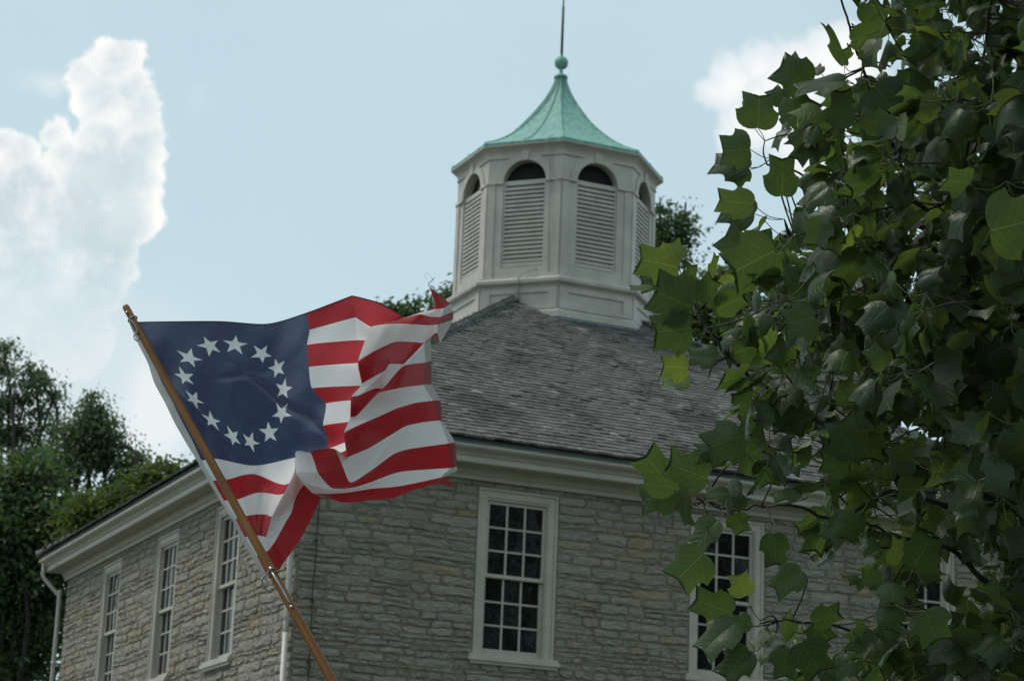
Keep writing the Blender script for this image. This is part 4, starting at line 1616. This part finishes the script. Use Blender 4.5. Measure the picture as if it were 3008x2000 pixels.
# limbs: 2358-chart polylines with depth, thickness in metres at start and end
LIMBS = [
    ([(2900, 700, 7.6), (2358, 300, 7.2), (2150, 480, 7.0), (2070, 370, 6.9), (1990, 160, 6.8), (1950, 40, 6.8), (1925, -60, 6.8)], 0.018, 0.004),
    ([(2900, 1300, 7.6), (2358, 1010, 7.0), (2300, 930, 6.9), (2240, 840, 6.9), (2180, 640, 6.9), (2230, 330, 6.9), (2300, -80, 7.0)], 0.028, 0.006),
    ([(2240, 840, 6.9), (2100, 700, 6.7), (2000, 526, 6.7), (1860, 530, 6.7), (1810, 545, 6.7)], 0.014, 0.004),
    ([(2358, 1180, 7.0), (2140, 1080, 6.8), (1960, 1010, 6.6), (1850, 950, 6.6), (1740, 875, 6.5), (1660, 800, 6.5), (1590, 690, 6.5), (1560, 650, 6.5)], 0.018, 0.004),
    ([(1990, 1060, 7.3), (1917, 1010, 7.2), (1916, 850, 7.2), (1920, 755, 7.2)], 0.008, 0.003),
    ([(2900, 1250, 7.6), (2358, 1170, 7.0), (2200, 1172, 6.9), (2060, 1130, 6.8), (1930, 1190, 6.6), (1800, 1160, 6.5), (1680, 1175, 6.5), (1620, 1150, 6.4)], 0.016, 0.004),
    ([(2900, 1500, 7.6), (2358, 1380, 7.0), (2190, 1265, 6.9), (2080, 1240, 6.8), (1980, 1190, 6.8), (1900, 1110, 6.8)], 0.018, 0.004),
    ([(2900, 1620, 7.6), (2358, 1535, 6.9), (2220, 1495, 6.7), (2100, 1487, 6.6), (1990, 1455, 6.5), (1850, 1430, 6.4), (1770, 1432, 6.4)], 0.018, 0.004),
    ([(2090, 1485, 6.6), (2060, 1520, 6.6), (2045, 1580, 6.6)], 0.008, 0.004),
    ([(2900, 900, 7.6), (2358, 600, 7.4), (2180, 560, 7.3), (2060, 470, 7.2), (1960, 410, 7.1), (1850, 400, 7.0), (1770, 380, 6.9)], 0.018, 0.004),
    ([(2900, 300, 7.6), (2500, 60, 7.4), (2358, -60, 7.3), (2200, -150, 7.2)], 0.04, 0.01),
]
tb = MB()
tb.tube(smooth_path([trunk_base, trunk_base+(0.02, 0.0, 1.2), tt(2905, 1300, 7.6), tt(2895, 700, 7.6), tt(2900, 100, 7.6), tt(2910, -700, 7.7)], 6), np.linspace(0.17, 0.07, 31), 14)
tb.build('trunk', M_LIMB, tul, smooth=True, xf=lambda V: V-trunk_base)
limb_pts = []
for pl, r0, r1 in LIMBS:
    P = smooth_path([tt(*p) for p in pl], 8)
    P = P+rng.standard_normal(P.shape)*0.003
    lb = MB()
    lb.tube(P, r1*0.8+(r0*0.8-r1*0.8)*np.linspace(1, 0, len(P))**1.8, 8)
    lb.build('limb', M_LIMB, tul, smooth=True, xf=lambda V: V-trunk_base)
    limb_pts.append(P)
limb_pts = np.concatenate(limb_pts)

LV = Leaves()
pet = MB()
twg = MB()


def petiole(a, b, r=0.0013, sag=0.012):
    mid = (a+b)/2+np.array([0, 0, -sag])+rng.standard_normal(3)*0.004
    pet.tube(smooth_path([a, mid, b], 3), r, 5, cap=False)


def leaf_at(base, tip, depth_tilt, spin, wid, fold, curl, droop, tint, d):
    """Leaf from pixel base to pixel tip; depth_tilt metres of depth change; spin rolls it about its axis."""
    A = at(base[0], base[1], d)
    B = at(tip[0], tip[1], d+depth_tilt)
    y = B-A
    L = np.linalg.norm(y)
    n = TO_CAM*math.cos(spin)+np.cross(y/L, TO_CAM)*math.sin(spin)
    LV.add(A, y, n, L*1.08, wid, fold, curl, droop, tint, rng)
    return A


def k6(x, y): return (1800+x/1.568, y/1.568)
def k7(x, y): return (1800+x/1.568, 1000+y/1.568)


# leaves one can point to: base, tip, depth tilt, spin, width, fold, curl, droop, tint (leaf tone plus some painted glow), depth, twig point
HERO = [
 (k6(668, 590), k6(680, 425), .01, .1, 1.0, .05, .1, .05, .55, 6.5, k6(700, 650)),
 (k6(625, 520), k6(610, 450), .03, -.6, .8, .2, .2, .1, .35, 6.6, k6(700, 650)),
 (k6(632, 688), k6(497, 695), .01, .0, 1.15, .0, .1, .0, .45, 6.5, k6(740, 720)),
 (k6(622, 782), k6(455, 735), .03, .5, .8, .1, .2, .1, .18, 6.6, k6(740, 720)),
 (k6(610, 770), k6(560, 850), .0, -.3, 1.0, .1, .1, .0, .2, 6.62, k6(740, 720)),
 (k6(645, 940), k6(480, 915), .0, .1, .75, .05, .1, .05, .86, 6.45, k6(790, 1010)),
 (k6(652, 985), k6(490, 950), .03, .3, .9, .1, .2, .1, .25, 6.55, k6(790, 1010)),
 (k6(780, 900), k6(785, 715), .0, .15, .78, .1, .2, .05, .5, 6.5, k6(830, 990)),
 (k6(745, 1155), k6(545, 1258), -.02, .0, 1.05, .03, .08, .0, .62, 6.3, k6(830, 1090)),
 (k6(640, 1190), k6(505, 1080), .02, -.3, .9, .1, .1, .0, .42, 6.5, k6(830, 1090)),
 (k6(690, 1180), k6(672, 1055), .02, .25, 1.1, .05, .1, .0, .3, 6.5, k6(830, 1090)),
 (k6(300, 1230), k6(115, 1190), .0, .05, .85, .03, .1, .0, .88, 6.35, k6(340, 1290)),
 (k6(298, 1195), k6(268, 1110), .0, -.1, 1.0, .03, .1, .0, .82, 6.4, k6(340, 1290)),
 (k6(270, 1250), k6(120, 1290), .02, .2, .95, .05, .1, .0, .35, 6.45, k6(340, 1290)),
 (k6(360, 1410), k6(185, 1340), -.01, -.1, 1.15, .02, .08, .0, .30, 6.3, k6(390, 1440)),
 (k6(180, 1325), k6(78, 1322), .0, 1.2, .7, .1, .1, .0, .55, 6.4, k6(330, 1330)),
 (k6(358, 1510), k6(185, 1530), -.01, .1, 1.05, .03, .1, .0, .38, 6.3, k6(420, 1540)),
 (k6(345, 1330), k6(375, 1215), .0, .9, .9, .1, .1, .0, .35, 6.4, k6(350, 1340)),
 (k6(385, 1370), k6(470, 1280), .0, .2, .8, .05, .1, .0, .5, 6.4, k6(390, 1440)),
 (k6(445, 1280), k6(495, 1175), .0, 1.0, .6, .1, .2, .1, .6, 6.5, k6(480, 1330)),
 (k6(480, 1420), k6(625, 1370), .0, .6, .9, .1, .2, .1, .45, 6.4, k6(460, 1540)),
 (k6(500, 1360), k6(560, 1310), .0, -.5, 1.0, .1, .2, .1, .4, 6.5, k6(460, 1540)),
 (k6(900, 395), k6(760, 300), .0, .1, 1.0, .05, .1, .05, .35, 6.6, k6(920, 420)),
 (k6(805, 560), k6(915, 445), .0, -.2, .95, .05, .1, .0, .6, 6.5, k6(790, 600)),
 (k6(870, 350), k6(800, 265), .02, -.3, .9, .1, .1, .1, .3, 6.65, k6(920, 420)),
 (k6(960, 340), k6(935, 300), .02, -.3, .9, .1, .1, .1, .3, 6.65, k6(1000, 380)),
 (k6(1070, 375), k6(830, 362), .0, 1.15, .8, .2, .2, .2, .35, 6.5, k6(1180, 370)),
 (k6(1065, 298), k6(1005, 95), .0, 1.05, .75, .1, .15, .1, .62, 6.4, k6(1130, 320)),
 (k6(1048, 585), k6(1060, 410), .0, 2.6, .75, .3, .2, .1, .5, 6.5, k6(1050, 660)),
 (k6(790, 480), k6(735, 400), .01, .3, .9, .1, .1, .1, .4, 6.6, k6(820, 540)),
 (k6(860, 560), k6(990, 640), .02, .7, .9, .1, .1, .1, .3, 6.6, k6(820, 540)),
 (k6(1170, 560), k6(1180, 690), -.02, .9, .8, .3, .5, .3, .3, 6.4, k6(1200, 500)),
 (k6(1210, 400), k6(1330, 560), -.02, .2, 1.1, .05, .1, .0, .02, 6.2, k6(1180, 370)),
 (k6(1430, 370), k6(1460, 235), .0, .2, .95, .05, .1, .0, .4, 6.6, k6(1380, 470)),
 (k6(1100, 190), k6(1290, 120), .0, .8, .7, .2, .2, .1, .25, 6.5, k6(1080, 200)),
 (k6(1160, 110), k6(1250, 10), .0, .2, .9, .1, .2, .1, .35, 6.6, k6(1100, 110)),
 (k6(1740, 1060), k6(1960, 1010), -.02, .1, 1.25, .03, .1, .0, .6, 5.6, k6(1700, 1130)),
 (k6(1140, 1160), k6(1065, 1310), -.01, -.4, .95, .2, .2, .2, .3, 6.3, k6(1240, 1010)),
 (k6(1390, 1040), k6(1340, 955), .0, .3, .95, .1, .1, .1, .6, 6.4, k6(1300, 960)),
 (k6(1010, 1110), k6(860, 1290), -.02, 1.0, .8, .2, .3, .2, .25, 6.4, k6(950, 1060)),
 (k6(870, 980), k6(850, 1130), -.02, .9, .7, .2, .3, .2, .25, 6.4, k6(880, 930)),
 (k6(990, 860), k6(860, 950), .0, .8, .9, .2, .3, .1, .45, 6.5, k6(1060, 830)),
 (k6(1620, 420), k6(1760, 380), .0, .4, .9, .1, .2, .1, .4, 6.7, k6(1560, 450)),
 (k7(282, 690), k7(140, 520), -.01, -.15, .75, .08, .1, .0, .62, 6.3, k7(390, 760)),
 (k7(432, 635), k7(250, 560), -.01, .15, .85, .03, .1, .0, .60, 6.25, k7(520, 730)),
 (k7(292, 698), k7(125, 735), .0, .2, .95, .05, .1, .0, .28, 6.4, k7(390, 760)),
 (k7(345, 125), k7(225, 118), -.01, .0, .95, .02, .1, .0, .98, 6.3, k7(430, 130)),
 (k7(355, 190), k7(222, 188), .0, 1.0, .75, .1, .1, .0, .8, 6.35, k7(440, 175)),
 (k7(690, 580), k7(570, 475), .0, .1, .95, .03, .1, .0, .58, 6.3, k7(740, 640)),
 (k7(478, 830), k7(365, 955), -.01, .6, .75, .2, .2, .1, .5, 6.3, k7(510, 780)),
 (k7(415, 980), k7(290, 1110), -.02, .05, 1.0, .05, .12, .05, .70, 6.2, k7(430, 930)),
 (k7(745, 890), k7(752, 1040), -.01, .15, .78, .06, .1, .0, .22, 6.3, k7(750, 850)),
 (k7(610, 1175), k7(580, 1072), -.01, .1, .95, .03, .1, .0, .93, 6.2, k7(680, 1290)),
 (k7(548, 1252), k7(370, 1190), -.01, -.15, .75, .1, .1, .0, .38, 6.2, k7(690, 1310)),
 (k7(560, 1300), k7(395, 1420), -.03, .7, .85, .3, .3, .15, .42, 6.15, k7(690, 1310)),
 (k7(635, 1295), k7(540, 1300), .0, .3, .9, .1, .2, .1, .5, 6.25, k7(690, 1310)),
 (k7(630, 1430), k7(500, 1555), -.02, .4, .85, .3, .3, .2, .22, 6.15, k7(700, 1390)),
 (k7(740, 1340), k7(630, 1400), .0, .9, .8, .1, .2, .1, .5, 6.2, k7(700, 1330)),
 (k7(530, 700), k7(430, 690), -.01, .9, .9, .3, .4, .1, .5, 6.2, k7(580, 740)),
 (k7(600, 710), k7(520, 770), .0, .3, .9, .1, .2, .1, .25, 6.3, k7(640, 730)),
 (k7(560, 800), k7(600, 890), .0, .2, 1.0, .1, .1, .1, .45, 6.35, k7(570, 740)),
 (k7(320, 700), k7(330, 860), .0, 1.0, .7, .1, .2, .1, .35, 6.35, k7(360, 750)),
 (k7(860, 690), k7(730, 700), -.02, 1.0, .9, .4, .5, .2, .4, 6.2, k7(900, 720)),
 (k7(850, 690), k7(980, 690), -.02, 1.0, .9, .4, .5, .2, .4, 6.2, k7(830, 740)),
 (k7(1110, 540), k7(1035, 360), -.01, -.2, .85, .15, .2, .1, .28, 6.15, k7(1180, 610)),
 (k7(770, 310), k7(900, 400), -.01, .2, .95, .05, .1, .05, .2, 6.2, k7(740, 280)),
 (k7(1290, 1030), k7(1330, 905), -.01, .6, .7, .2, .2, .1, .85, 6.0, k7(1280, 1130)),
 (k7(1385, 1045), k7(1470, 890), -.01, .05, .95, .05, .1, .0, .42, 6.05, k7(1310, 1140)),
 (k7(1290, 1115), k7(1290, 1190), -.05, .1, 1.2, .1, .3, .4, .5, 6.0, k7(1270, 1210)),
 (k7(1280, 1225), k7(1270, 1330), -.03, .2, 1.1, .1, .3, .3, .35, 6.0, k7(1270, 1210)),
 (k7(1440, 1245), k7(1500, 1390), -.01, -.1, 1.15, .03, .1, .0, .30, 5.8, k7(1300, 1215)),
 (k7(1315, 685), k7(1440, 690), -.01, .1, 1.15, .05, .1, .1, .3, 6.1, k7(1190, 725)),
 (k7(1125, 800), k7(1090, 920), -.03, -.3, .9, .2, .3, .3, .45, 6.1, k7(1180, 730)),
 (k7(1110, 810), k7(985, 920), -.02, .5, .8, .2, .3, .2, .35, 6.15, k7(1180, 730)),
 (k7(870, 1060), k7(740, 1150), -.02, .4, .8, .2, .2, .0, .45, 6.2, k7(900, 1090)),
 (k7(920, 1295), k7(1060, 1270), -.02, .6, .9, .2, .3, .2, .4, 6.1, k7(880, 1300)),
 (k7(925, 1300), k7(1000, 1390), -.01, .0, 1.0, .1, .2, .1, .25, 6.15, k7(880, 1300)),
 (k7(870, 1390), k7(960, 1540), -.01, .1, 1.0, .05, .1, .05, .05, 6.0, k7(820, 1340)),
 (k7(1080, 590), k7(960, 560), .0, .1, .85, .05, .1, .0, .6, 6.2, k7(1120, 640)),
 (k7(480, 80), k7(345, 60), .0, .6, .9, .2, .2, .1, .3, 6.4, k7(520, 30)),
 (k7(560, 60), k7(700, 20), .0, .5, .9, .2, .2, .1, .35, 6.4, k7(540, 20)),
 (k7(800, 1420), k7(790, 1560), -.01, .3, .9, .1, .1, .1, .3, 6.1, k7(790, 1370)),
 (k7(1100, 1470), k7(1000, 1540), .0, .6, .9, .2, .2, .2, .35, 6.2, k7(1150, 1420)),
 (k6(1490, 1370), k6(1370, 1450), .0, .4, .9, .1, .1, .1, .4, 6.3, k6(1540, 1330)),
 (k6(930, 1460), k6(790, 1490), -.01, .2, 1.1, .05, .1, .0, .66, 6.2, k6(1000, 1480)),
]
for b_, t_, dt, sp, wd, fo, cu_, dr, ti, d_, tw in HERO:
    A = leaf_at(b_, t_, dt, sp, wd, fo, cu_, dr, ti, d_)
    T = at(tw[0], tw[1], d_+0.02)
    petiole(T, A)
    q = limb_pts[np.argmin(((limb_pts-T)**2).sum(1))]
    if np.linalg.norm(q-T) > 0.3:
        q = T+(R_*rng.uniform(0.06, 0.14)-U_*rng.uniform(-0.02, 0.08)+F_*rng.uniform(0, 0.1))
    if np.linalg.norm(q-T) > 0.02:
        twg.tube(smooth_path([q, (q+T)/2+rng.standard_normal(3)*0.01, T], 3), [0.003, 0.0028, 0.0026, 0.0024, 0.0022, 0.002, 0.0018], 5, cap=False)

# left outline of the crown on the 2358-chart: (y, x)
EDGE_Y = [-400, 0, 130, 180, 260, 330, 420, 500, 560, 600, 680, 760, 830, 900, 980, 1060, 1130, 1190, 1260, 1330, 1400, 1470, 1568, 1900]
EDGE_X = [1980, 1960, 1965, 1850, 1800, 1770, 1770, 1780, 1780, 1690, 1640, 1640, 1690, 1720, 1720, 1660, 1640, 1700, 1800, 1790, 1790, 1780, 1740, 1760]


def edge(y): return float(np.interp(y, EDGE_Y, EDGE_X))


def cluster(cx, cy, d, nleaf, out_bias, size=1.0, tmean=0.36):
    C = tt(cx, cy, d)
    q = limb_pts[np.argmin(((limb_pts-C)**2).sum(1))]
    dist = np.linalg.norm(q-C)
    if dist < 0.3:
        twg.tube(smooth_path([q, (q+C)/2+rng.standard_normal(3)*0.02, C], 3), np.linspace(0.0035, 0.002, 7), 5, cap=False)
    else:
        e_ = C+(R_*rng.uniform(0.06, 0.16)-U_*rng.uniform(-0.03, 0.1)+F_*rng.uniform(0, 0.12))
        twg.tube(smooth_path([e_, (e_+C)/2+rng.standard_normal(3)*0.012, C], 3), np.linspace(0.0035, 0.002, 7), 5, cap=False)
    for _ in range(nleaf):
        th = rng.uniform(0, 2*math.pi)
        v = R_*math.cos(th)+U_*math.sin(th)+F_*rng.uniform(-0.7, 0.7)+out_bias
        v /= np.linalg.norm(v)
        L = rng.uniform(0.060, 0.112)*size
        pl = rng.uniform(0.04, 0.10)
        base = C+v*pl
        y = v*0.8+np.array([0, 0, -0.45])+rng.standard_normal(3)*0.35
        n = rng.standard_normal(3)*0.8+np.array([0, 0, 0.75])+TO_CAM*0.35
        ti = float(np.clip(rng.normal(tmean, 0.16), 0, 0.7)) if rng.random() > 0.05 else float(rng.uniform(0.65, 0.9))
        LV.add(base, y, n, L, rng.uniform(0.8, 1.05), rng.uniform(-0.05, 0.5), rng.uniform(0, 0.6), rng.uniform(-0.05, 0.55), ti, rng)
        petiole(C, base)


n_ = 0
tries = 0
while n_ < 980 and tries < 200000:
    tries += 1
    y = rng.uniform(-250, 1800)
    x = rng.uniform(1600, 2750)
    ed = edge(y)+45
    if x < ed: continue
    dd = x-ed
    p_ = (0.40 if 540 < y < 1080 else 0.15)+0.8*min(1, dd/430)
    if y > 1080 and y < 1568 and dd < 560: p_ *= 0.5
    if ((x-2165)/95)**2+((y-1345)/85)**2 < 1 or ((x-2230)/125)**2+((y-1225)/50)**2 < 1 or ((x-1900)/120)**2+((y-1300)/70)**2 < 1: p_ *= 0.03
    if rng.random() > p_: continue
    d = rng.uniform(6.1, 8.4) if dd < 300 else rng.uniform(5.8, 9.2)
    cluster(x, y, d, int(rng.integers(5, 8)), -R_*0.35, 1.0, 0.30 if dd < 300 else 0.2)  # darker tint deeper in paints the shade inside the crown
    n_ += 1
# the rest of the crown, above and to the right of the view, which shades what is seen
for _ in range(330):
    x, y, d = rng.uniform(2380, 3300), rng.uniform(-1500, 1700), rng.uniform(5.6, 9.8)
    cluster(x, y, d, 5, np.zeros(3), 1.25, 0.3)
for _ in range(420):
    x, y, d = rng.uniform(1950, 2900), rng.uniform(-1500, -120), rng.uniform(6.0, 9.6)
    cluster(x, y, d, 5, np.zeros(3), 1.25, 0.3)
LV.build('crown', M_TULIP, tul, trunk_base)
twg.build('twig', M_LIMB, tul, smooth=True, xf=lambda V: V-trunk_base)
pet.build('petiole', M_TWIG, tul, smooth=True, xf=lambda V: V-trunk_base)

# ------------------------------------------------------------------ trees behind the building
def bg_tree(name, label, clumps, depth, leafmat, trunk_px, n_leaf, size, seed, droop=0.5, spread=1.0, group=None, shrink=1.0, tmean=0.4):
    """clumps: (x, y, rx, ry) on the 2358-chart. Crown of leaf faces in tufts through each clump; trunk with limbs from the ground."""
    rg = np.random.default_rng(seed)
    base = tt(trunk_px[0], trunk_px[1], depth)
    base = np.array([base[0], base[1], 0.0])
    root = empty(name, tuple(base))
    tag(root, label, 'tree', group)
    k = DS*depth/FPX
    clumps = [(c[0], c[1], c[2]*shrink, c[3]*shrink) for c in clumps]
    area = np.array([c[2]*c[3] for c in clumps], float)
    V_, T_ = [], []
    cents = []
    for (x, y, rx, ry), fr in zip(clumps, area/area.sum()):
        dj = depth+rg.uniform(-0.5, 0.5)*min(rx, 90)*k
        C = tt(x, y, dj)
        cents.append(C)
        nt_ = max(6, int(fr*n_leaf/26))
        # tufts mostly near the clump's surface
        dirs = rg.standard_normal((nt_, 3))
        dirs /= np.linalg.norm(dirs, axis=1)[:, None]
        rad = rg.uniform(0.1, 0.92, nt_)**0.6
        off = R_*(dirs[:, :1]*rad[:, None]*rx*k)+np.array([0, 0, 1.0])*(dirs[:, 1:2]*rad[:, None]*ry*k)+F_*(dirs[:, 2:]*rad[:, None]*min(rx, ry*1.3)*k)
        tc_ = C+off
        m_l = 26
        tuft = np.repeat(tc_, m_l, 0)
        ts_ = rg.uniform(0.13, 0.33, nt_)*spread
        loc = rg.standard_normal((nt_*m_l, 3))*np.repeat(ts_, m_l)[:, None]*np.array([1, 1, 0.6])
        loc[:, 2] -= 0.25*np.abs(loc[:, 0])
        p0 = tuft+loc
        m_ = len(p0)
        L = rg.uniform(0.7, 1.3, m_)*size
        ax = rg.standard_normal((m_, 3))
        ax[:, 2] = ax[:, 2]*0.5-droop*1.6
        ax /= np.linalg.norm(ax, axis=1)[:, None]
        nn = rg.standard_normal((m_, 3))+np.array([0, 0, 0.4])
        sx = np.cross(ax, nn)
        sx /= np.linalg.norm(sx, axis=1)[:, None]
        w = L*rg.uniform(0.34, 0.55, m_)
        up = np.cross(sx, ax)
        a = p0
        b = p0+ax*(L*0.45)[:, None]+sx*(w*0.5)[:, None]+up*(L*0.08)[:, None]
        c = p0+ax*L[:, None]
        d = p0+ax*(L*0.45)[:, None]-sx*(w*0.5)[:, None]+up*(L*0.08)[:, None]
        V_.append(np.stack([a, b, c, d], 1).reshape(-1, 3))
        tt_ = np.repeat(np.clip(rg.normal(tmean, 0.15, nt_), 0, 1), m_l)+rg.normal(0, 0.1, m_)
        T_.append(np.repeat(np.clip(tt_, 0, 1), 4))
    V = np.concatenate(V_)-base
    Q = np.arange(len(V)).reshape(-1, 4)
    quad_mesh('crown', V, Q, leafmat, root, np.concatenate(T_), None, smooth=False)
    tk = MB()
    top = max(c[2] for c in cents)
    hgt = float(np.mean([c[2] for c in cents]))-1.2
    ctr = np.mean(cents, 0)
    main = smooth_path([base, base+(0.1, 0.05, hgt*0.35), (base*0.5+ctr*0.5)*np.array([1, 1, 0])+np.array([0, 0, hgt*0.65]), ctr*np.array([1, 1, 0])+np.array([0, 0, hgt])], 6)
    tk.tube(main, np.linspace(0.24, 0.05, len(main)), 10)
    for C, (_x, _y, rx_, ry_) in zip(cents, clumps):
        s_ = main[int(rg.uniform(0.35, 0.85)*len(main))]
        if s_[2] > C[2]-0.5: s_ = main[max(1, int(len(main)*0.3))]
        lp = smooth_path([s_, s_*0.45+C*0.55+rg.standard_normal(3)*0.4, C-np.array([0, 0, 0.1]), C], 5)
        tk.tube(lp, np.linspace(0.06, 0.015, len(lp)), 6)
        for _ in range(4):
            e_ = C+np.clip(rg.standard_normal(3), -1.5, 1.5)*np.array([1, 1, 0.5])*min(rx_, ry_)*k*0.45
            tk.tube([lp[-6], (lp[-6]+e_)/2+rg.standard_normal(3)*0.1, e_], [0.03, 0.02, 0.01], 5)
    tk.build('trunk', M_BBARK, root, smooth=True, xf=lambda v: v-base)
    return root


M_BBARK = m_bark('far_bark', (0.028, 0.025, 0.022), (0.07, 0.062, 0.055))
M_LA = m_leaf('dark_oak_leaf', (0.055, 0.095, 0.06), (0.10, 0.155, 0.088), (0.14, 0.19, 0.10), (0.10, 0.13, 0.09), 0.4, False, 0.5, 0.35)  # far leaf colours lightened in place of distance haze
M_LB = m_leaf('yellow_green_leaf', (0.05, 0.08, 0.025), (0.09, 0.13, 0.04), (0.13, 0.17, 0.05), (0.11, 0.14, 0.07), 0.4, False, 0.55, 0.3)
M_LC = m_leaf('deep_green_leaf', (0.040, 0.078, 0.036), (0.078, 0.13, 0.054), (0.11, 0.16, 0.07), (0.09, 0.12, 0.08), 0.4, False, 0.5, 0.3)

bg_tree('broadleaf_tree', 'tall dark tree with bare limbs showing, at the left edge behind the roof',
        [(10, 800, 26, 26), (-20, 850, 60, 40), (70, 845, 26, 18), (85, 875, 42, 30), (125, 905, 24, 22), (60, 905, 30, 20), (20, 930, 40, 30), (95, 945, 36, 20), (5, 1000, 50, 36), (50, 990, 34, 30), (120, 985, 22, 14), (-30, 960, 60, 60), (118, 1035, 26, 20), (70, 1035, 30, 20)],
        52, M_LA, (-40, 1500), 7500, 0.115, 41, 0.6, 0.85, None, 0.85)
bg_tree('broadleaf_tree', 'dark pointed tree rising beyond the far left corner of the roof',
        [(213, 915, 13, 14), (205, 945, 24, 20), (228, 955, 26, 24), (160, 985, 30, 24), (235, 985, 34, 28), (195, 1005, 44, 34), (255, 1015, 34, 24), (130, 1040, 36, 26), (185, 1055, 60, 32), (250, 1050, 34, 26), (315, 1050, 20, 26), (300, 1080, 34, 26), (280, 1105, 32, 22), (255, 1140, 46, 22), (150, 1085, 40, 24)],
        46, M_LA, (210, 1500), 9500, 0.11, 42, 0.6, 0.85, None, 0.85)
bg_tree('broadleaf_tree', 'broad green tree low at the left edge beside the stone wall',
        [(60, 1100, 90, 60), (20, 1180, 90, 80), (120, 1190, 80, 60), (60, 1290, 110, 80), (10, 1400, 100, 90), (100, 1400, 60, 90), (40, 1520, 100, 90), (-80, 1250, 90, 120), (150, 1290, 30, 40)],
        43, M_LC, (0, 1700), 30000, 0.15, 43, 0.4, 1.1, None, 1.0, 0.36)
bg_tree('broadleaf_tree', 'yellowish green tree peeping over the left eave of the roof',
        [(200, 1180, 60, 46), (270, 1180, 70, 46), (330, 1150, 52, 44), (375, 1110, 30, 30), (340, 1105, 30, 26), (360, 1085, 14, 16), (388, 1085, 10, 14), (410, 1085, 8, 12), (310, 1200, 80, 60), (200, 1250, 60, 50)],
        40, M_LB, (320, 1700), 12000, 0.13, 44, -0.1, 0.8)
bg_tree('broadleaf_tree', 'dark tree standing right behind the white belfry',
        [(1520, 480, 14, 18), (1525, 520, 30, 34), (1575, 500, 24, 20), (1570, 540, 30, 24), (1520, 570, 34, 34), (1560, 590, 26, 20), (1510, 630, 34, 30), (1530, 690, 50, 40), (1450, 640, 50, 60)],
        58, M_LC, (1530, 1500), 7000, 0.14, 45, 0.3)
bg_tree('broadleaf_tree', 'small tree crown just above the top edge of the flag',
        [(930, 712, 20, 13), (900, 712, 14, 10), (955, 708, 12, 10), (935, 745, 50, 22), (960, 790, 60, 40)],
        60, M_LC, (940, 1500), 3000, 0.17, 46, 0.3)
bg_tree('broadleaf_tree', 'tree tip between the curled flag corner and the belfry',
        [(1040, 672, 10, 12), (1028, 690, 20, 14), (1050, 730, 40, 30)],
        60, M_LC, (1050, 1500), 2200, 0.17, 47, 0.3)
bg_tree('broadleaf_tree', 'hazy green tree seen through the near leaves right of the belfry',
        [(1640, 640, 40, 24), (1690, 630, 40, 22), (1620, 680, 60, 40), (1700, 690, 60, 50), (1650, 750, 70, 50), (1730, 780, 50, 40), (1590, 740, 40, 40)],
        62, M_LB, (1670, 1500), 6500, 0.18, 48, 0.2)  # paler leaf colour stands in for haze on this tree
bg_tree('broadleaf_tree', 'dark tree seen through the near leaves above the chimney',
        [(1820, 560, 40, 30), (1840, 640, 60, 50), (1800, 720, 50, 40), (1880, 720, 70, 60), (1960, 760, 60, 50), (1850, 800, 60, 40), (2040, 820, 60, 60)],
        60, M_LC, (1880, 1500), 6500, 0.18, 49, 0.3)
bg_tree('broadleaf_tree', 'large dark tree beyond the right hand roof slope',
        [(2130, 800, 70, 60), (2220, 780, 80, 70), (2330, 800, 90, 80), (2180, 900, 90, 60), (2300, 920, 90, 70), (2420, 860, 90, 120)],
        58, M_LC, (2250, 1500), 12000, 0.2, 50, 0.3)

# ------------------------------------------------------------------ the far wood behind the viewer, seen only as reflections in the panes
rg = np.random.default_rng(77)
n_w = 30000
xw = rg.uniform(-75, 75, n_w)
top_w = 27+3.5*np.sin(xw*0.21)+2.5*np.sin(xw*0.57+1)+1.5*np.sin(xw*1.3)
P = np.stack([xw, -80-rg.uniform(0, 9, n_w)+4*np.sin(xw*0.3), top_w*rg.uniform(0, 1, n_w)**0.7], 1)
ax = rg.standard_normal((n_w, 3))
ax /= np.linalg.norm(ax, axis=1)[:, None]
bx = np.cross(ax, rg.standard_normal((n_w, 3)))
bx /= np.linalg.norm(bx, axis=1)[:, None]
Lw = rg.uniform(0.35, 0.75, n_w)[:, None]
V = np.stack([P-ax*Lw, P+bx*Lw*0.6, P+ax*Lw, P-bx*Lw*0.6], 1).reshape(-1, 3)
wd_ = quad_mesh('far_wood', V, np.arange(len(V)).reshape(-1, 4), M_LC, None, np.repeat(rg.uniform(0.1, 0.7, n_w), 4), None, smooth=False)
tag(wd_, kind='stuff')
